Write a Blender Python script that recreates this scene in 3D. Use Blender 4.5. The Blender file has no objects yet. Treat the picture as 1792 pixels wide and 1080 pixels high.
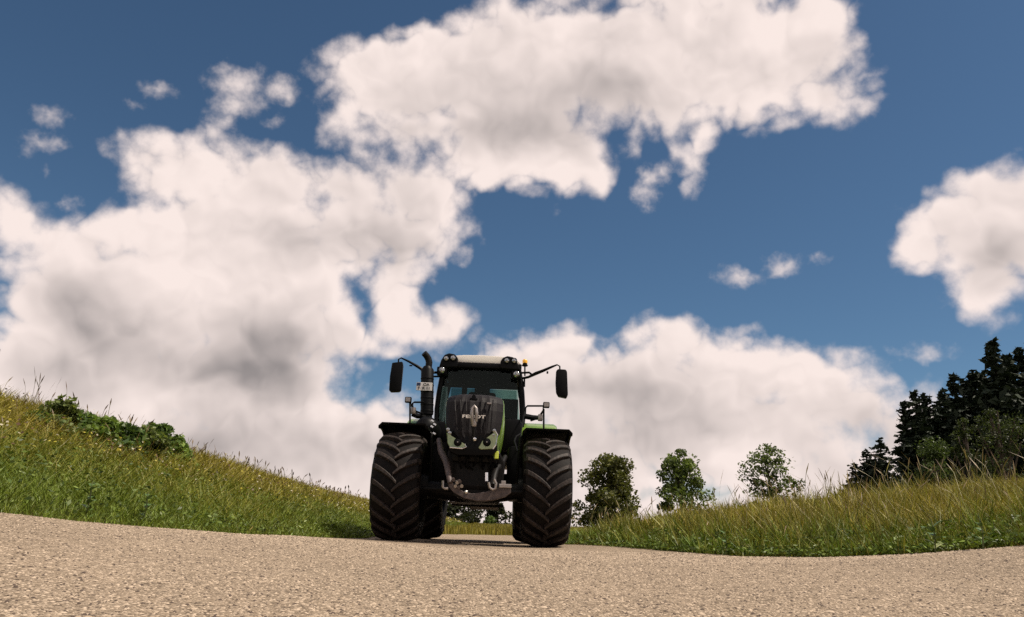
import bpy, bmesh, math, random
import numpy as np
from mathutils import Vector, Matrix
R = math.radians
rng = np.random.default_rng(7)
random.seed(7)
SC = bpy.context.scene
C = SC.collection

# ------------------------------------------------------------------ camera
W0, H0, FPX = 1792.0, 1080.0, 1350.0
PITCH, ROLL, CAMH = R(16.0), R(2.3), 0.21
_F = np.array([0, math.cos(PITCH), math.sin(PITCH)])
_U0 = np.array([0, -math.sin(PITCH), math.cos(PITCH)])
_R0 = np.array([1.0, 0, 0])
_Rt = _R0 * math.cos(ROLL) + _U0 * math.sin(ROLL)
_Up = _U0 * math.cos(ROLL) - _R0 * math.sin(ROLL)
CAM = np.array([0, 0, CAMH])

def ray(px, py):
    return _F + _Rt * ((px - W0 / 2) / FPX) - _Up * ((py - H0 / 2) / FPX)

def at(px, py, Y):
    """the point on the pixel's line of sight at distance Y ahead of the camera"""
    d = ray(px, py)
    return CAM + d * (Y / d[1])

cam_data = bpy.data.cameras.new('camera')
cam = bpy.data.objects.new('camera', cam_data)
C.objects.link(cam)
cam.matrix_world = Matrix(((_Rt[0], _Up[0], -_F[0], 0), (_Rt[1], _Up[1], -_F[1], 0),
                           (_Rt[2], _Up[2], -_F[2], CAMH), (0, 0, 0, 1)))
cam_data.sensor_width = 36
cam_data.lens = FPX / W0 * 36
cam_data.clip_start = 0.02
cam_data.clip_end = 6000
SC.camera = cam

# ------------------------------------------------------------------ light
SUN = np.array([0.50, -0.075, 0.86]); SUN /= np.linalg.norm(SUN)
sl = bpy.data.lights.new('sun', 'SUN')
sl.energy = 5.0
sl.angle = R(0.5)
sl.color = (1.0, 0.90, 0.76)
so = bpy.data.objects.new('sun', sl)
C.objects.link(so)
so.rotation_euler = Vector(SUN).to_track_quat('Z', 'Y').to_euler()
so.location = (20, -5, 40)

SC.view_settings.view_transform = 'Standard'
SC.view_settings.look = 'None'
SC.view_settings.exposure = 0.25
SC.view_settings.gamma = 1.0
SC.view_settings.use_curve_mapping = False
SC.render.engine = 'CYCLES'
SC.cycles.max_bounces = 6
SC.cycles.transparent_max_bounces = 10
SC.cycles.use_adaptive_sampling = True
SC.cycles.adaptive_threshold = 0.012
SC.cycles.use_denoising = False

# ------------------------------------------------------------------ sky with cumulus clouds
def build_world():
    w = bpy.data.worlds.new('World'); SC.world = w
    w.use_nodes = True
    nt = w.node_tree; nt.nodes.clear(); N = nt.nodes; K = nt.links
    def node(t, **kw):
        n = N.new(t)
        for k, v in kw.items(): setattr(n, k, v)
        return n
    def setin(n, i, v):
        if v is None: return
        if hasattr(v, 'is_output') or isinstance(v, bpy.types.NodeSocket): K.new(v, n.inputs[i])
        else: n.inputs[i].default_value = v
    def math_(op, a, b=None, c=None, clamp=False):
        n = node('ShaderNodeMath', operation=op, use_clamp=clamp)
        setin(n, 0, a); setin(n, 1, b); setin(n, 2, c)
        return n.outputs[0]
    def vec(op, a, b=None, c=None):
        n = node('ShaderNodeVectorMath', operation=op)
        setin(n, 0, a); setin(n, 1, b); setin(n, 2, c)
        return n.outputs['Value'] if op in ('LENGTH', 'DOT_PRODUCT') else n.outputs['Vector']
    def noise(v, scale, detail, rough, col=False):
        n = node('ShaderNodeTexNoise'); n.noise_dimensions = '3D'
        K.new(v, n.inputs['Vector'])
        n.inputs['Scale'].default_value = scale; n.inputs['Detail'].default_value = detail
        n.inputs['Roughness'].default_value = rough
        return n.outputs['Color'] if col else n.outputs[0]
    def smooth(v, lo, hi, a=0.0, b=1.0):
        n = node('ShaderNodeMapRange'); n.interpolation_type = 'SMOOTHSTEP'
        K.new(v, n.inputs[0])
        for i, x in enumerate((lo, hi, a, b)): n.inputs[1 + i].default_value = x
        return n.outputs[0]
    co = node('ShaderNodeTexCoord').outputs['Generated']
    wn = noise(co, 7.0, 2.0, 0.5, True)
    p = vec('MULTIPLY_ADD', wn, (0.055,) * 3, co)
    p = vec('SUBTRACT', p, (0.0275,) * 3)
    wn2 = noise(co, 26.0, 1.0, 0.5, True)
    p = vec('MULTIPLY_ADD', wn2, (0.022,) * 3, p)
    p = vec('SUBTRACT', p, (0.011,) * 3)
    pw = vec('SUBTRACT', vec('MULTIPLY_ADD', noise(co, 40.0, 3.0, 0.6, True), (0.030,) * 3, co), (0.015,) * 3)
    def field(blobs, k, p=p):
        acc = None
        for (cx, cy, rx, ry) in blobs:
            nd = lambda x, y: (lambda d: d / np.linalg.norm(d))(ray(x, y))
            c = nd(cx, cy)
            a = np.linalg.norm(nd(cx + rx, cy) - c); b = np.linalg.norm(nd(cx, cy - ry) - c)
            S = np.array([1 / a, 1 / b, 1 / b])
            q = vec('MULTIPLY_ADD', p, tuple(S), tuple(-c * S))
            l = vec('LENGTH', q)
            m = min(a, b)
            f = math_('MULTIPLY_ADD', l, m, -m)
            acc = f if acc is None else math_('SMOOTH_MIN', acc, f, k)
        return acc
    solid = [  # upper cloud
        (680, 140, 115, 70), (800, 125, 160, 80), (920, 110, 140, 95), (900, 230, 150, 85), (1000, 285, 55, 55),
        (870, 300, 70, 40), (1080, 110, 150, 110), (1120, 190, 90, 40), (1270, 90, 150, 115), (1400, 70, 95, 85),
        (1440, 160, 75, 40), (1225, 250, 14, 30), (1200, -40, 330, 75), (1320, 205, 60, 22), (700, 225, 60, 30),
        # left cloud
        (255, 265, 60, 45), (330, 300, 110, 65), (470, 320, 120, 65), (600, 320, 100, 52), (715, 320, 75, 55),
        (650, 380, 125, 62), (745, 345, 55, 45), (700, 425, 95, 30), (430, 420, 240, 95), (110, 430, 130, 58), (20, 370, 45, 45), (200, 520, 270, 110),
        (470, 540, 120, 110), (610, 595, 48, 34), (565, 600, 40, 40), (620, 455, 60, 26), (690, 470, 40, 40), (680, 520, 42, 42), (745, 570, 50, 28), (170, 660, 330, 110),
        (440, 690, 190, 100), (560, 780, 200, 90), (300, 800, 300, 90), (690, 830, 140, 60),
        # clouds over the meadow
        (985, 615, 70, 42), (905, 635, 45, 25), (960, 690, 110, 60), (1200, 610, 85, 42), (1120, 680, 130, 75), (1320, 660, 110, 55),
        (1440, 690, 90, 50), (1250, 760, 330, 90), (1000, 820, 200, 90), (1520, 720, 110, 45), (1400, 850, 300, 70), (1620, 790, 120, 80),
        (1500, 645, 28, 16), (1240, 665, 100, 50), (800, 800, 130, 80), (1740, 740, 80, 40),
        # right cloud
        (1765, 340, 90, 55), (1690, 390, 65, 60), (1625, 435, 38, 34), (1750, 440, 100, 70), (1740, 510, 70, 42), (1850, 420, 90, 110),
    ]
    wisps = [(392, 118, 26, 16), (415, 145, 30, 22), (412, 185, 34, 22), (402, 215, 32, 14), (82, 200, 22, 16), (72, 255, 30, 18), (84, 298, 14, 10),
             (1160, 296, 13, 13), (1146, 314, 13, 12), (1130, 334, 16, 12), (1298, 488, 24, 10), (1366, 466, 20, 12), (1426, 450, 18, 9),
             (1620, 612, 44, 15), (262, 160, 26, 8), (240, 188, 18, 12), (495, 155, 16, 14), (110, 350, 20, 14), (755, 490, 10, 7), (475, 222, 14, 8)]
    F = field(solid, 0.035)
    Fw = field(wisps, 0.006, pw)
    # beyond the photograph the same broken cumulus goes on
    gen = noise(co, 2.6, 2.0, 0.5)
    ahead = vec('DOT_PRODUCT', co, tuple(_F))
    outside = smooth(ahead, 0.66, 0.76, 1.0, 0.0)
    G = math_('MULTIPLY_ADD', gen, -0.9, 0.43)
    G = math_('ADD', G, math_('MULTIPLY_ADD', outside, -0.5, 0.5))
    F = math_('SMOOTH_MIN', F, G, 0.02)
    # the bank of cloud closes down to the horizon all round
    sx = node('ShaderNodeSeparateXYZ'); K.new(p, sx.inputs[0])
    F = math_('SMOOTH_MIN', F, math_('SUBTRACT', sx.outputs[2], 0.055), 0.03)
    n1 = noise(co, 15.0, 8.0, 0.57)
    nb = noise(p, 17.0, 2.0, 0.5)
    bil = math_('ABSOLUTE', math_('SUBTRACT', nb, 0.5))
    edge = math_('ADD', math_('MULTIPLY_ADD', n1, 2.4, -1.2), math_('MULTIPLY_ADD', bil, 2.6, 0.06))
    dens = math_('MULTIPLY_ADD', F, -1 / 0.030, edge)
    densw = math_('MULTIPLY_ADD', Fw, -1 / 0.016, math_('MULTIPLY_ADD', n1, 4.0, -1.75))
    a1 = smooth(dens, -0.25, 0.75)
    a2 = smooth(densw, -0.2, 1.5, 0.0, 0.85)
    alpha = math_('MAXIMUM', a1, a2)
    # relief: the side of each billow that faces the sun is lighter
    off = vec('ADD', p, tuple(np.array([0.45, -0.1, 0.85]) * 0.016))
    nb2 = noise(off, 17.0, 2.0, 0.5)
    bil2 = math_('ABSOLUTE', math_('SUBTRACT', nb2, 0.5))
    relief = math_('SUBTRACT', bil, bil2)
    n3 = noise(p, 6.0, 2.0, 0.45)
    dark = field([(150, 548, 70, 26), (230, 582, 80, 34), (320, 612, 95, 42), (420, 632, 90, 42), (505, 630, 60, 36), (900, 225, 120, 24), (1040, 190, 120, 22), (1110, 745, 120, 32), (1060, 690, 60, 20),
                  (1290, 715, 90, 20), (1500, 760, 110, 24), (380, 775, 200, 24), (120, 640, 90, 24), (1740, 470, 60, 16), (620, 425, 60, 12), (820, 790, 90, 16)], 0.03)
    dk = smooth(dark, 0.05, -0.03)
    thick = smooth(math_('MULTIPLY_ADD', n1, -0.03, F), 0.0, -0.055)
    g = math_('MULTIPLY', dk, math_('MULTIPLY_ADD', n3, 0.4, 0.50))
    g = math_('ADD', g, math_('MULTIPLY_ADD', n3, 0.8, -0.30))
    g = math_('MULTIPLY', g, thick)
    g = math_('ADD', g, math_('MULTIPLY', relief, -0.7))
    g = math_('ADD', g, math_('MULTIPLY_ADD', n1, -0.35, 0.17), clamp=True)
    mix = node('ShaderNodeMix', data_type='RGBA'); mix.clamp_factor = True
    K.new(g, mix.inputs['Factor'])
    mix.inputs['A'].default_value = (0.80, 0.69, 0.65, 1)
    mix.inputs['B'].default_value = (0.245, 0.222, 0.22, 1)
    sky = node('ShaderNodeTexSky'); sky.sky_type = 'NISHITA'; sky.sun_disc = False
    sky.sun_elevation = math.asin(SUN[2]); sky.sun_rotation = math.atan2(SUN[0], SUN[1])
    sky.altitude = 2600; sky.air_density = 1.15; sky.dust_density = 3.2; sky.ozone_density = 2.0
    tn = node('ShaderNodeMix', data_type='RGBA', blend_type='MULTIPLY'); tn.inputs['Factor'].default_value = 1.0; K.new(sky.outputs[0], tn.inputs['A']); tn.inputs['B'].default_value = (0.80, 1.0, 1.05, 1)
    b1 = node('ShaderNodeBackground'); K.new(tn.outputs['Result'], b1.inputs[0]); b1.inputs[1].default_value = 0.058
    b2 = node('ShaderNodeBackground'); K.new(mix.outputs['Result'], b2.inputs[0]); b2.inputs[1].default_value = 1.0
    ms = node('ShaderNodeMixShader')
    K.new(alpha, ms.inputs[0]); K.new(b1.outputs[0], ms.inputs[1]); K.new(b2.outputs[0], ms.inputs[2])
    out = node('ShaderNodeOutputWorld'); K.new(ms.outputs[0], out.inputs[0])
    w.cycles.sampling_method = 'MANUAL'; w.cycles.sample_map_resolution = 512
build_world()

# ------------------------------------------------------------------ helpers
def tag(o, label=None, cat=None, group=None, kind=None):
    if label: o['label'] = label
    if cat: o['category'] = cat
    if group: o['group'] = group
    if kind: o['kind'] = kind
    return o

def empty(name, loc):
    o = bpy.data.objects.new(name, None); C.objects.link(o); o.location = loc
    o.empty_display_size = 0.1
    return o

def link(name, me, mat=None, parent=None, smooth=False):
    o = bpy.data.objects.new(name, me); C.objects.link(o)
    if mat is not None and len(me.materials) == 0: me.materials.append(mat)
    if parent is not None: o.parent = parent
    if smooth:
        me.polygons.foreach_set('use_smooth', np.ones(len(me.polygons), bool))
    return o

class MB:
    """collects shapes into one mesh"""
    def __init__(s): s.v = []; s.f = []
    def add(s, v, f):
        n = len(s.v); s.v += [tuple(map(float, q)) for q in v]; s.f += [tuple(i + n for i in q) for q in f]; return s
    def box(s, c, d, bev=0.0, rot=None, seg=2):
        bm = bmesh.new(); bmesh.ops.create_cube(bm, size=1)
        for v in bm.verts: v.co = Vector((v.co.x * d[0], v.co.y * d[1], v.co.z * d[2]))
        if bev > 0: bmesh.ops.bevel(bm, geom=bm.edges[:], offset=bev, segments=seg, affect='EDGES', profile=0.6)
        M = (rot or Matrix.Identity(3))
        vs = [M @ v.co + Vector(c) for v in bm.verts]; bm.verts.index_update()
        fs = [tuple(v.index for v in f.verts) for f in bm.faces]; bm.free()
        return s.add(vs, fs)
    def tube(s, pts, r, n=10, cap=True):
        pts = [Vector(p) for p in pts]; rs = r if hasattr(r, '__len__') else [r] * len(pts)
        V = []; prev = None
        for i, p in enumerate(pts):
            t = (pts[min(i + 1, len(pts) - 1)] - pts[max(i - 1, 0)]).normalized()
            if prev is None:
                a = Vector((0, 0, 1)) if abs(t.z) < 0.9 else Vector((1, 0, 0))
                u = t.cross(a).normalized()
            else:
                u = (prev - t * prev.dot(t)).normalized()
            prev = u; w = t.cross(u)
            for k in range(n):
                an = 2 * math.pi * k / n
                V.append(p + (u * math.cos(an) + w * math.sin(an)) * rs[i])
        F = []
        for i in range(len(pts) - 1):
            for k in range(n):
                F.append((i * n + k, i * n + (k + 1) % n, (i + 1) * n + (k + 1) % n, (i + 1) * n + k))
        if cap:
            F.append(tuple(range(n - 1, -1, -1))); F.append(tuple((len(pts) - 1) * n + k for k in range(n)))
        return s.add(V, F)
    def lathe(s, prof, c=(0, 0, 0), axis='x', n=32):
        """prof: (along the axis, radius)"""
        V = []; F = []
        for a, r in prof:
            for k in range(n):
                an = 2 * math.pi * k / n; q = (math.cos(an) * r, math.sin(an) * r)
                p = {'x': (a, q[0], q[1]), 'y': (q[0], a, q[1]), 'z': (q[0], q[1], a)}[axis]
                V.append((p[0] + c[0], p[1] + c[1], p[2] + c[2]))
        m = len(prof)
        for i in range(m - 1):
            for k in range(n):
                F.append((i * n + k, i * n + (k + 1) % n, (i + 1) * n + (k + 1) % n, (i + 1) * n + k))
        if prof[0][1] > 1e-4: F.append(tuple(range(n - 1, -1, -1)))
        if prof[-1][1] > 1e-4: F.append(tuple((m - 1) * n + k for k in range(n)))
        return s.add(V, F)
    def prism(s, poly, y0, y1, bev=0.0):
        """polygon in x,z extruded along y"""
        bm = bmesh.new()
        f = bm.faces.new([bm.verts.new((x, y0, z)) for x, z in poly])
        r = bmesh.ops.extrude_face_region(bm, geom=[f])
        for v in [g for g in r['geom'] if isinstance(g, bmesh.types.BMVert)]: v.co.y = y1
        bmesh.ops.recalc_face_normals(bm, faces=bm.faces[:])
        if bev > 0: bmesh.ops.bevel(bm, geom=bm.edges[:], offset=bev, segments=2, affect='EDGES', profile=0.6, clamp_overlap=True)
        bm.verts.index_update()
        vs = [v.co.copy() for v in bm.verts]; fs = [tuple(v.index for v in q.verts) for q in bm.faces]; bm.free()
        return s.add(vs, fs)
    def mesh(s, name):
        me = bpy.data.meshes.new(name); me.from_pydata(s.v, [], s.f); me.update()
        bm = bmesh.new(); bm.from_mesh(me); bmesh.ops.recalc_face_normals(bm, faces=bm.faces[:]); bm.to_mesh(me); bm.free()
        return me
    def build(s, name, mat, parent=None, smooth=False, auto=True):
        me = s.mesh(name); o = link(name, me, mat, parent, smooth)
        if smooth and auto: me.set_sharp_from_angle(angle=R(38))
        return o

def np_mesh(name, verts, faces, sizes, colors=None):
    """fast mesh from arrays: verts (N,3); faces flat loop indices; sizes loops per face"""
    me = bpy.data.meshes.new(name)
    nv, nl, nf = len(verts), len(faces), len(sizes)
    me.vertices.add(nv); me.vertices.foreach_set('co', np.ascontiguousarray(verts, np.float32).ravel())
    me.loops.add(nl); me.loops.foreach_set('vertex_index', np.ascontiguousarray(faces, np.int32))
    me.polygons.add(nf)
    st = np.zeros(nf, np.int32); st[1:] = np.cumsum(sizes)[:-1]
    me.polygons.foreach_set('loop_start', st)
    me.update(calc_edges=True)
    if colors is not None:
        a = me.color_attributes.new('tint', 'FLOAT_COLOR', 'POINT')
        c = np.ones((nv, 4), np.float32); c[:, :3] = colors
        a.data.foreach_set('color', c.ravel())
    return me

# ------------------------------------------------------------------ materials
def mat(name, col, rough=0.5, metal=0.0, var=0.15, scale=6.0, bump=0.0, bscale=60.0, coat=0.0, spec=0.5, dust=None, dust_amt=0.5):
    m = bpy.data.materials.new(name); m.use_nodes = True
    nt = m.node_tree; N = nt.nodes; K = nt.links; b = N['Principled BSDF']
    tc = N.new('ShaderNodeTexCoord')
    nz = N.new('ShaderNodeTexNoise'); nz.inputs['Scale'].default_value = scale; nz.inputs['Detail'].default_value = 6
    K.new(tc.outputs['Object'], nz.inputs['Vector'])
    mx = N.new('ShaderNodeMix'); mx.data_type = 'RGBA'
    K.new(nz.outputs[0], mx.inputs['Factor'])
    mx.inputs['A'].default_value = tuple(c * (1 - var) for c in col) + (1,)
    mx.inputs['B'].default_value = tuple(min(1, c * (1 + var)) for c in col) + (1,)
    outc = mx.outputs['Result']
    if dust:
        n2 = N.new('ShaderNodeTexNoise'); n2.inputs['Scale'].default_value = scale * 2.3; n2.inputs['Detail'].default_value = 8; n2.inputs['Roughness'].default_value = 0.65
        K.new(tc.outputs['Object'], n2.inputs['Vector'])
        mr = N.new('ShaderNodeMapRange'); K.new(n2.outputs[0], mr.inputs[0]); mr.inputs[1].default_value = 0.42; mr.inputs[2].default_value = 0.72
        mr.inputs[4].default_value = dust_amt
        m2 = N.new('ShaderNodeMix'); m2.data_type = 'RGBA'
        K.new(mr.outputs[0], m2.inputs['Factor']); K.new(outc, m2.inputs['A']); m2.inputs['B'].default_value = tuple(dust) + (1,)
        outc = m2.outputs['Result']
    K.new(outc, b.inputs['Base Color'])
    rr = N.new('ShaderNodeMapRange'); K.new(nz.outputs[0], rr.inputs[0]); rr.inputs[3].default_value = max(0.02, rough - 0.1); rr.inputs[4].default_value = min(1, rough + 0.1)
    K.new(rr.outputs[0], b.inputs['Roughness'])
    b.inputs['Metallic'].default_value = metal; b.inputs['Specular IOR Level'].default_value = spec
    b.inputs['Coat Weight'].default_value = coat
    if bump:
        bn = N.new('ShaderNodeTexNoise'); bn.inputs['Scale'].default_value = bscale; bn.inputs['Detail'].default_value = 5
        K.new(tc.outputs['Object'], bn.inputs['Vector'])
        bp = N.new('ShaderNodeBump'); bp.inputs['Strength'].default_value = bump; bp.inputs['Distance'].default_value = 0.01
        K.new(bn.outputs[0], bp.inputs['Height']); K.new(bp.outputs[0], b.inputs['Normal'])
    return m

def leaf_mat(name, trans=0.35, rough=0.5, mul=(1, 1, 1)):
    m = bpy.data.materials.new(name); m.use_nodes = True
    nt = m.node_tree; N = nt.nodes; K = nt.links; b = N['Principled BSDF']
    at_ = N.new('ShaderNodeAttribute'); at_.attribute_name = 'tint'
    K.new(at_.outputs['Color'], b.inputs['Base Color']); b.inputs['Roughness'].default_value = rough
    b.inputs['Specular IOR Level'].default_value = 0.3
    t = N.new('ShaderNodeBsdfTranslucent')
    mm = N.new('ShaderNodeMix'); mm.data_type = 'RGBA'; mm.blend_type = 'MULTIPLY'; mm.inputs['Factor'].default_value = 1
    K.new(at_.outputs['Color'], mm.inputs['A']); mm.inputs['B'].default_value = (1.0, 1.05, 0.5, 1)
    K.new(mm.outputs['Result'], t.inputs['Color'])
    ms = N.new('ShaderNodeMixShader'); ms.inputs[0].default_value = trans
    K.new(b.outputs[0], ms.inputs[1]); K.new(t.outputs[0], ms.inputs[2])
    K.new(ms.outputs[0], N['Material Output'].inputs['Surface'])
    return m

def glass_mat(name, tint, spec_mix=0.12):
    m = bpy.data.materials.new(name); m.use_nodes = True
    nt = m.node_tree; N = nt.nodes; K = nt.links; N.remove(N['Principled BSDF'])
    tr = N.new('ShaderNodeBsdfTransparent'); tr.inputs[0].default_value = tuple(tint) + (1,)
    gl = N.new('ShaderNodeBsdfGlossy'); gl.inputs['Roughness'].default_value = 0.03; gl.inputs[0].default_value = (0.25, 0.28, 0.28, 1)
    fr = N.new('ShaderNodeFresnel'); fr.inputs[0].default_value = 1.45
    ms = N.new('ShaderNodeMixShader'); K.new(fr.outputs[0], ms.inputs[0]); K.new(tr.outputs[0], ms.inputs[1]); K.new(gl.outputs[0], ms.inputs[2])
    K.new(ms.outputs[0], N['Material Output'].inputs['Surface'])
    return m

def road_mat():
    m = bpy.data.materials.new('chip_seal'); m.use_nodes = True
    nt = m.node_tree; N = nt.nodes; K = nt.links; b = N['Principled BSDF']
    tc = N.new('ShaderNodeTexCoord'); co = tc.outputs['Object']
    def vor(s, feat='F1'):
        v = N.new('ShaderNodeTexVoronoi'); v.inputs['Scale'].default_value = s; v.feature = feat; K.new(co, v.inputs['Vector']); return v
    def noi(s, d=5, r=0.6):
        v = N.new('ShaderNodeTexNoise'); v.inputs['Scale'].default_value = s; v.inputs['Detail'].default_value = d; v.inputs['Roughness'].default_value = r; K.new(co, v.inputs['Vector']); return v.outputs[0]
    v1 = vor(125.0); v2 = vor(38.0)
    cr = N.new('ShaderNodeValToRGB'); e = cr.color_ramp
    sp = N.new('ShaderNodeSeparateColor'); K.new(v1.outputs['Color'], sp.inputs[0]); K.new(sp.outputs[0], cr.inputs[0])
    e.elements[0].color = (0.19, 0.142, 0.10, 1); e.elements[1].color = (0.54, 0.43, 0.325, 1)
    for pos, c in ((0.12, (0.11, 0.083, 0.062, 1)), (0.24, (0.285, 0.217, 0.153, 1)), (0.75, (0.385, 0.297, 0.214, 1))):
        q = e.elements.new(pos); q.color = c
    # worn lighter and darker stretches
    big = N.new('ShaderNodeMapRange'); K.new(noi(0.9, 4), big.inputs[0]); big.inputs[1].default_value = 0.3; big.inputs[2].default_value = 0.7
    big.inputs[3].default_value = 0.72; big.inputs[4].default_value = 0.95
    mid = N.new('ShaderNodeMapRange'); K.new(noi(14, 6, 0.7), mid.inputs[0]); mid.inputs[1].default_value = 0.3; mid.inputs[2].default_value = 0.7
    mid.inputs[3].default_value = 0.72; mid.inputs[4].default_value = 1.18
    mu = N.new('ShaderNodeMath'); mu.operation = 'MULTIPLY'; K.new(big.outputs[0], mu.inputs[0]); K.new(mid.outputs[0], mu.inputs[1])
    mx = N.new('ShaderNodeMix'); mx.data_type = 'RGBA'; mx.blend_type = 'MULTIPLY'; mx.inputs['Factor'].default_value = 1
    K.new(cr.outputs[0], mx.inputs['A']); K.new(mu.outputs[0], mx.inputs['B'])
    K.new(mx.outputs['Result'], b.inputs['Base Color'])
    b.inputs['Roughness'].default_value = 0.95; b.inputs['Specular IOR Level'].default_value = 0.15
    h = N.new('ShaderNodeMath'); h.operation = 'MULTIPLY_ADD'; K.new(v1.outputs['Distance'], h.inputs[0]); h.inputs[1].default_value = -0.010
    h2 = N.new('ShaderNodeMath'); h2.operation = 'MULTIPLY'; K.new(noi(60, 6, 0.7), h2.inputs[0]); h2.inputs[1].default_value = 0.014
    K.new(h2.outputs[0], h.inputs[2])
    bp = N.new('ShaderNodeBump'); bp.inputs['Strength'].default_value = 0.7; bp.inputs['Distance'].default_value = 1.0
    K.new(h.outputs[0], bp.inputs['Height']); K.new(bp.outputs[0], b.inputs['Normal'])
    return m

M = dict(
    rubber=mat('rubber', (0.006, 0.005, 0.005), 0.65, var=0.3, scale=5, bump=0.25, bscale=40, spec=0.12, dust=(0.03, 0.021, 0.018), dust_amt=0.35),
    lug=mat('worn_rubber', (0.015, 0.012, 0.011), 0.62, var=0.3, scale=9, bump=0.35, bscale=50, spec=0.25, dust=(0.085, 0.056, 0.045), dust_amt=0.5),
    black=mat('black_plastic', (0.0035, 0.0035, 0.0042), 0.45, var=0.3, scale=12, spec=0.11),
    iron=mat('black_iron', (0.005, 0.0045, 0.0045), 0.5, var=0.4, scale=8, spec=0.16, dust=(0.028, 0.021, 0.018), dust_amt=0.3),
    dusty=mat('dusty_iron', (0.05, 0.036, 0.034), 0.6, var=0.3, scale=7, dust=(0.16, 0.115, 0.10), dust_amt=0.6),
    grille=mat('grille_mesh', (0.008, 0.006, 0.007), 0.6, var=0.3, scale=14, bump=0.25, bscale=220, spec=0.2),
    green=mat('green_paint', (0.13, 0.22, 0.03), 0.3, var=0.1, scale=4, coat=0.5),
    white=mat('white_paint', (0.78, 0.72, 0.66), 0.4, var=0.06, scale=4),
    chrome=mat('bright_steel', (0.75, 0.73, 0.70), 0.22, metal=1.0, var=0.1),
    steel=mat('grey_steel', (0.34, 0.31, 0.29), 0.4, metal=0.9, var=0.2, dust=(0.3, 0.24, 0.2), dust_amt=0.4),
    lens=mat('lamp_lens', (0.34, 0.35, 0.35), 0.10, metal=0.9, var=0.15, scale=30, coat=0.6),
    lens_green=mat('headlight_lens', (0.22, 0.26, 0.13), 0.15, metal=0.5, var=0.3, scale=22, coat=0.6),
    amber=mat('amber_plastic', (0.85, 0.42, 0.02), 0.25, var=0.1, coat=0.4),
    lime=mat('reflector', (0.72, 0.85, 0.08), 0.3, var=0.1, coat=0.4),
    plate=mat('plate_white', (0.75, 0.70, 0.68), 0.4, var=0.06),
    ink=mat('plate_ink', (0.01, 0.01, 0.012), 0.5, var=0.05),
    blue=mat('plate_blue', (0.01, 0.03, 0.10), 0.4, var=0.05),
    glass=glass_mat('window_glass', (0.50, 0.62, 0.60)),
    seat=mat('seat_fabric', (0.006, 0.006, 0.007), 0.9, var=0.2, spec=0.05),
    bark=mat('bark', (0.07, 0.05, 0.035), 0.9, var=0.4, scale=3, bump=0.6, bscale=18),
    wood=mat('weathered_wood', (0.09, 0.07, 0.055), 0.85, var=0.4, scale=5),
    grass=leaf_mat('grass_blade', 0.20), leaf=leaf_mat('leaf', 0.38), needle=leaf_mat('needle', 0.05, 0.7),
    stone=leaf_mat('stone_chip', 0.0, 0.9),
    road=road_mat(),
)

# ------------------------------------------------------------------ ground shape
_LE = [(0, 898, 4.6), (150, 914, 5.3), (300, 927, 6.3), (450, 936, 8.0), (600, 942, 10.6), (645, 943, 11.4)]
_RE = [(1000, 953, 12.2), (1100, 960, 10.2), (1300, 974, 8.0), (1450, 976, 7.0), (1600, 970, 6.2), (1792, 955, 5.2)]
_le = np.array([at(*q) for q in _LE]); _re = np.array([at(*q) for q in _RE])[::-1]
_yl = np.concatenate([[-30, 0], _le[:, 1], [14, 600]]); _xl = np.concatenate([[-3.6, -3.4], _le[:, 0], [-2.25, -2.25]]); _zl = np.concatenate([[_le[0, 2]] * 2, _le[:, 2], [0, 0]])
_yr = np.concatenate([[-30, 0], _re[:, 1], [14, 600]]); _xr = np.concatenate([[4.4, 3.9], _re[:, 0], [1.05, 1.05]]); _zr = np.concatenate([[_re[0, 2]] * 2, _re[:, 2], [0, 0]])

def bend(y): return 0.017 * np.clip(y - 19, 0, None) ** 2 * np.clip(1 - (y - 19) / 400, 0.2, 1)
def XL(y): return np.interp(y, _yl, _xl) + bend(y)
def XR(y): return np.interp(y, _yr, _xr) + bend(y)
def sst(a, b, x):
    t = np.clip((x - a) / (b - a), 0, 1); return t * t * (3 - 2 * t)

def road_z(x, y):
    xl, xr = XL(y), XR(y); zl = np.interp(y, _yl, _zl); zr = np.interp(y, _yr, _zr)
    b = bend(y); xc = x - b
    tl = np.clip(xc / np.minimum(xl - b, -0.3), 0, 1.3); tr = np.clip(xc / np.maximum(xr - b, 0.3), 0, 1.3)
    return np.where(xc < 0, zl * tl ** 2, zr * tr ** 2)

def wob(x, y):
    return 0.10 * np.sin(x * 0.9 + 0.4 * y) * np.sin(0.7 * y + 1.3) + 0.05 * np.sin(2.3 * x + 1.1) * np.sin(1.9 * y - 0.6 * x)

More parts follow.
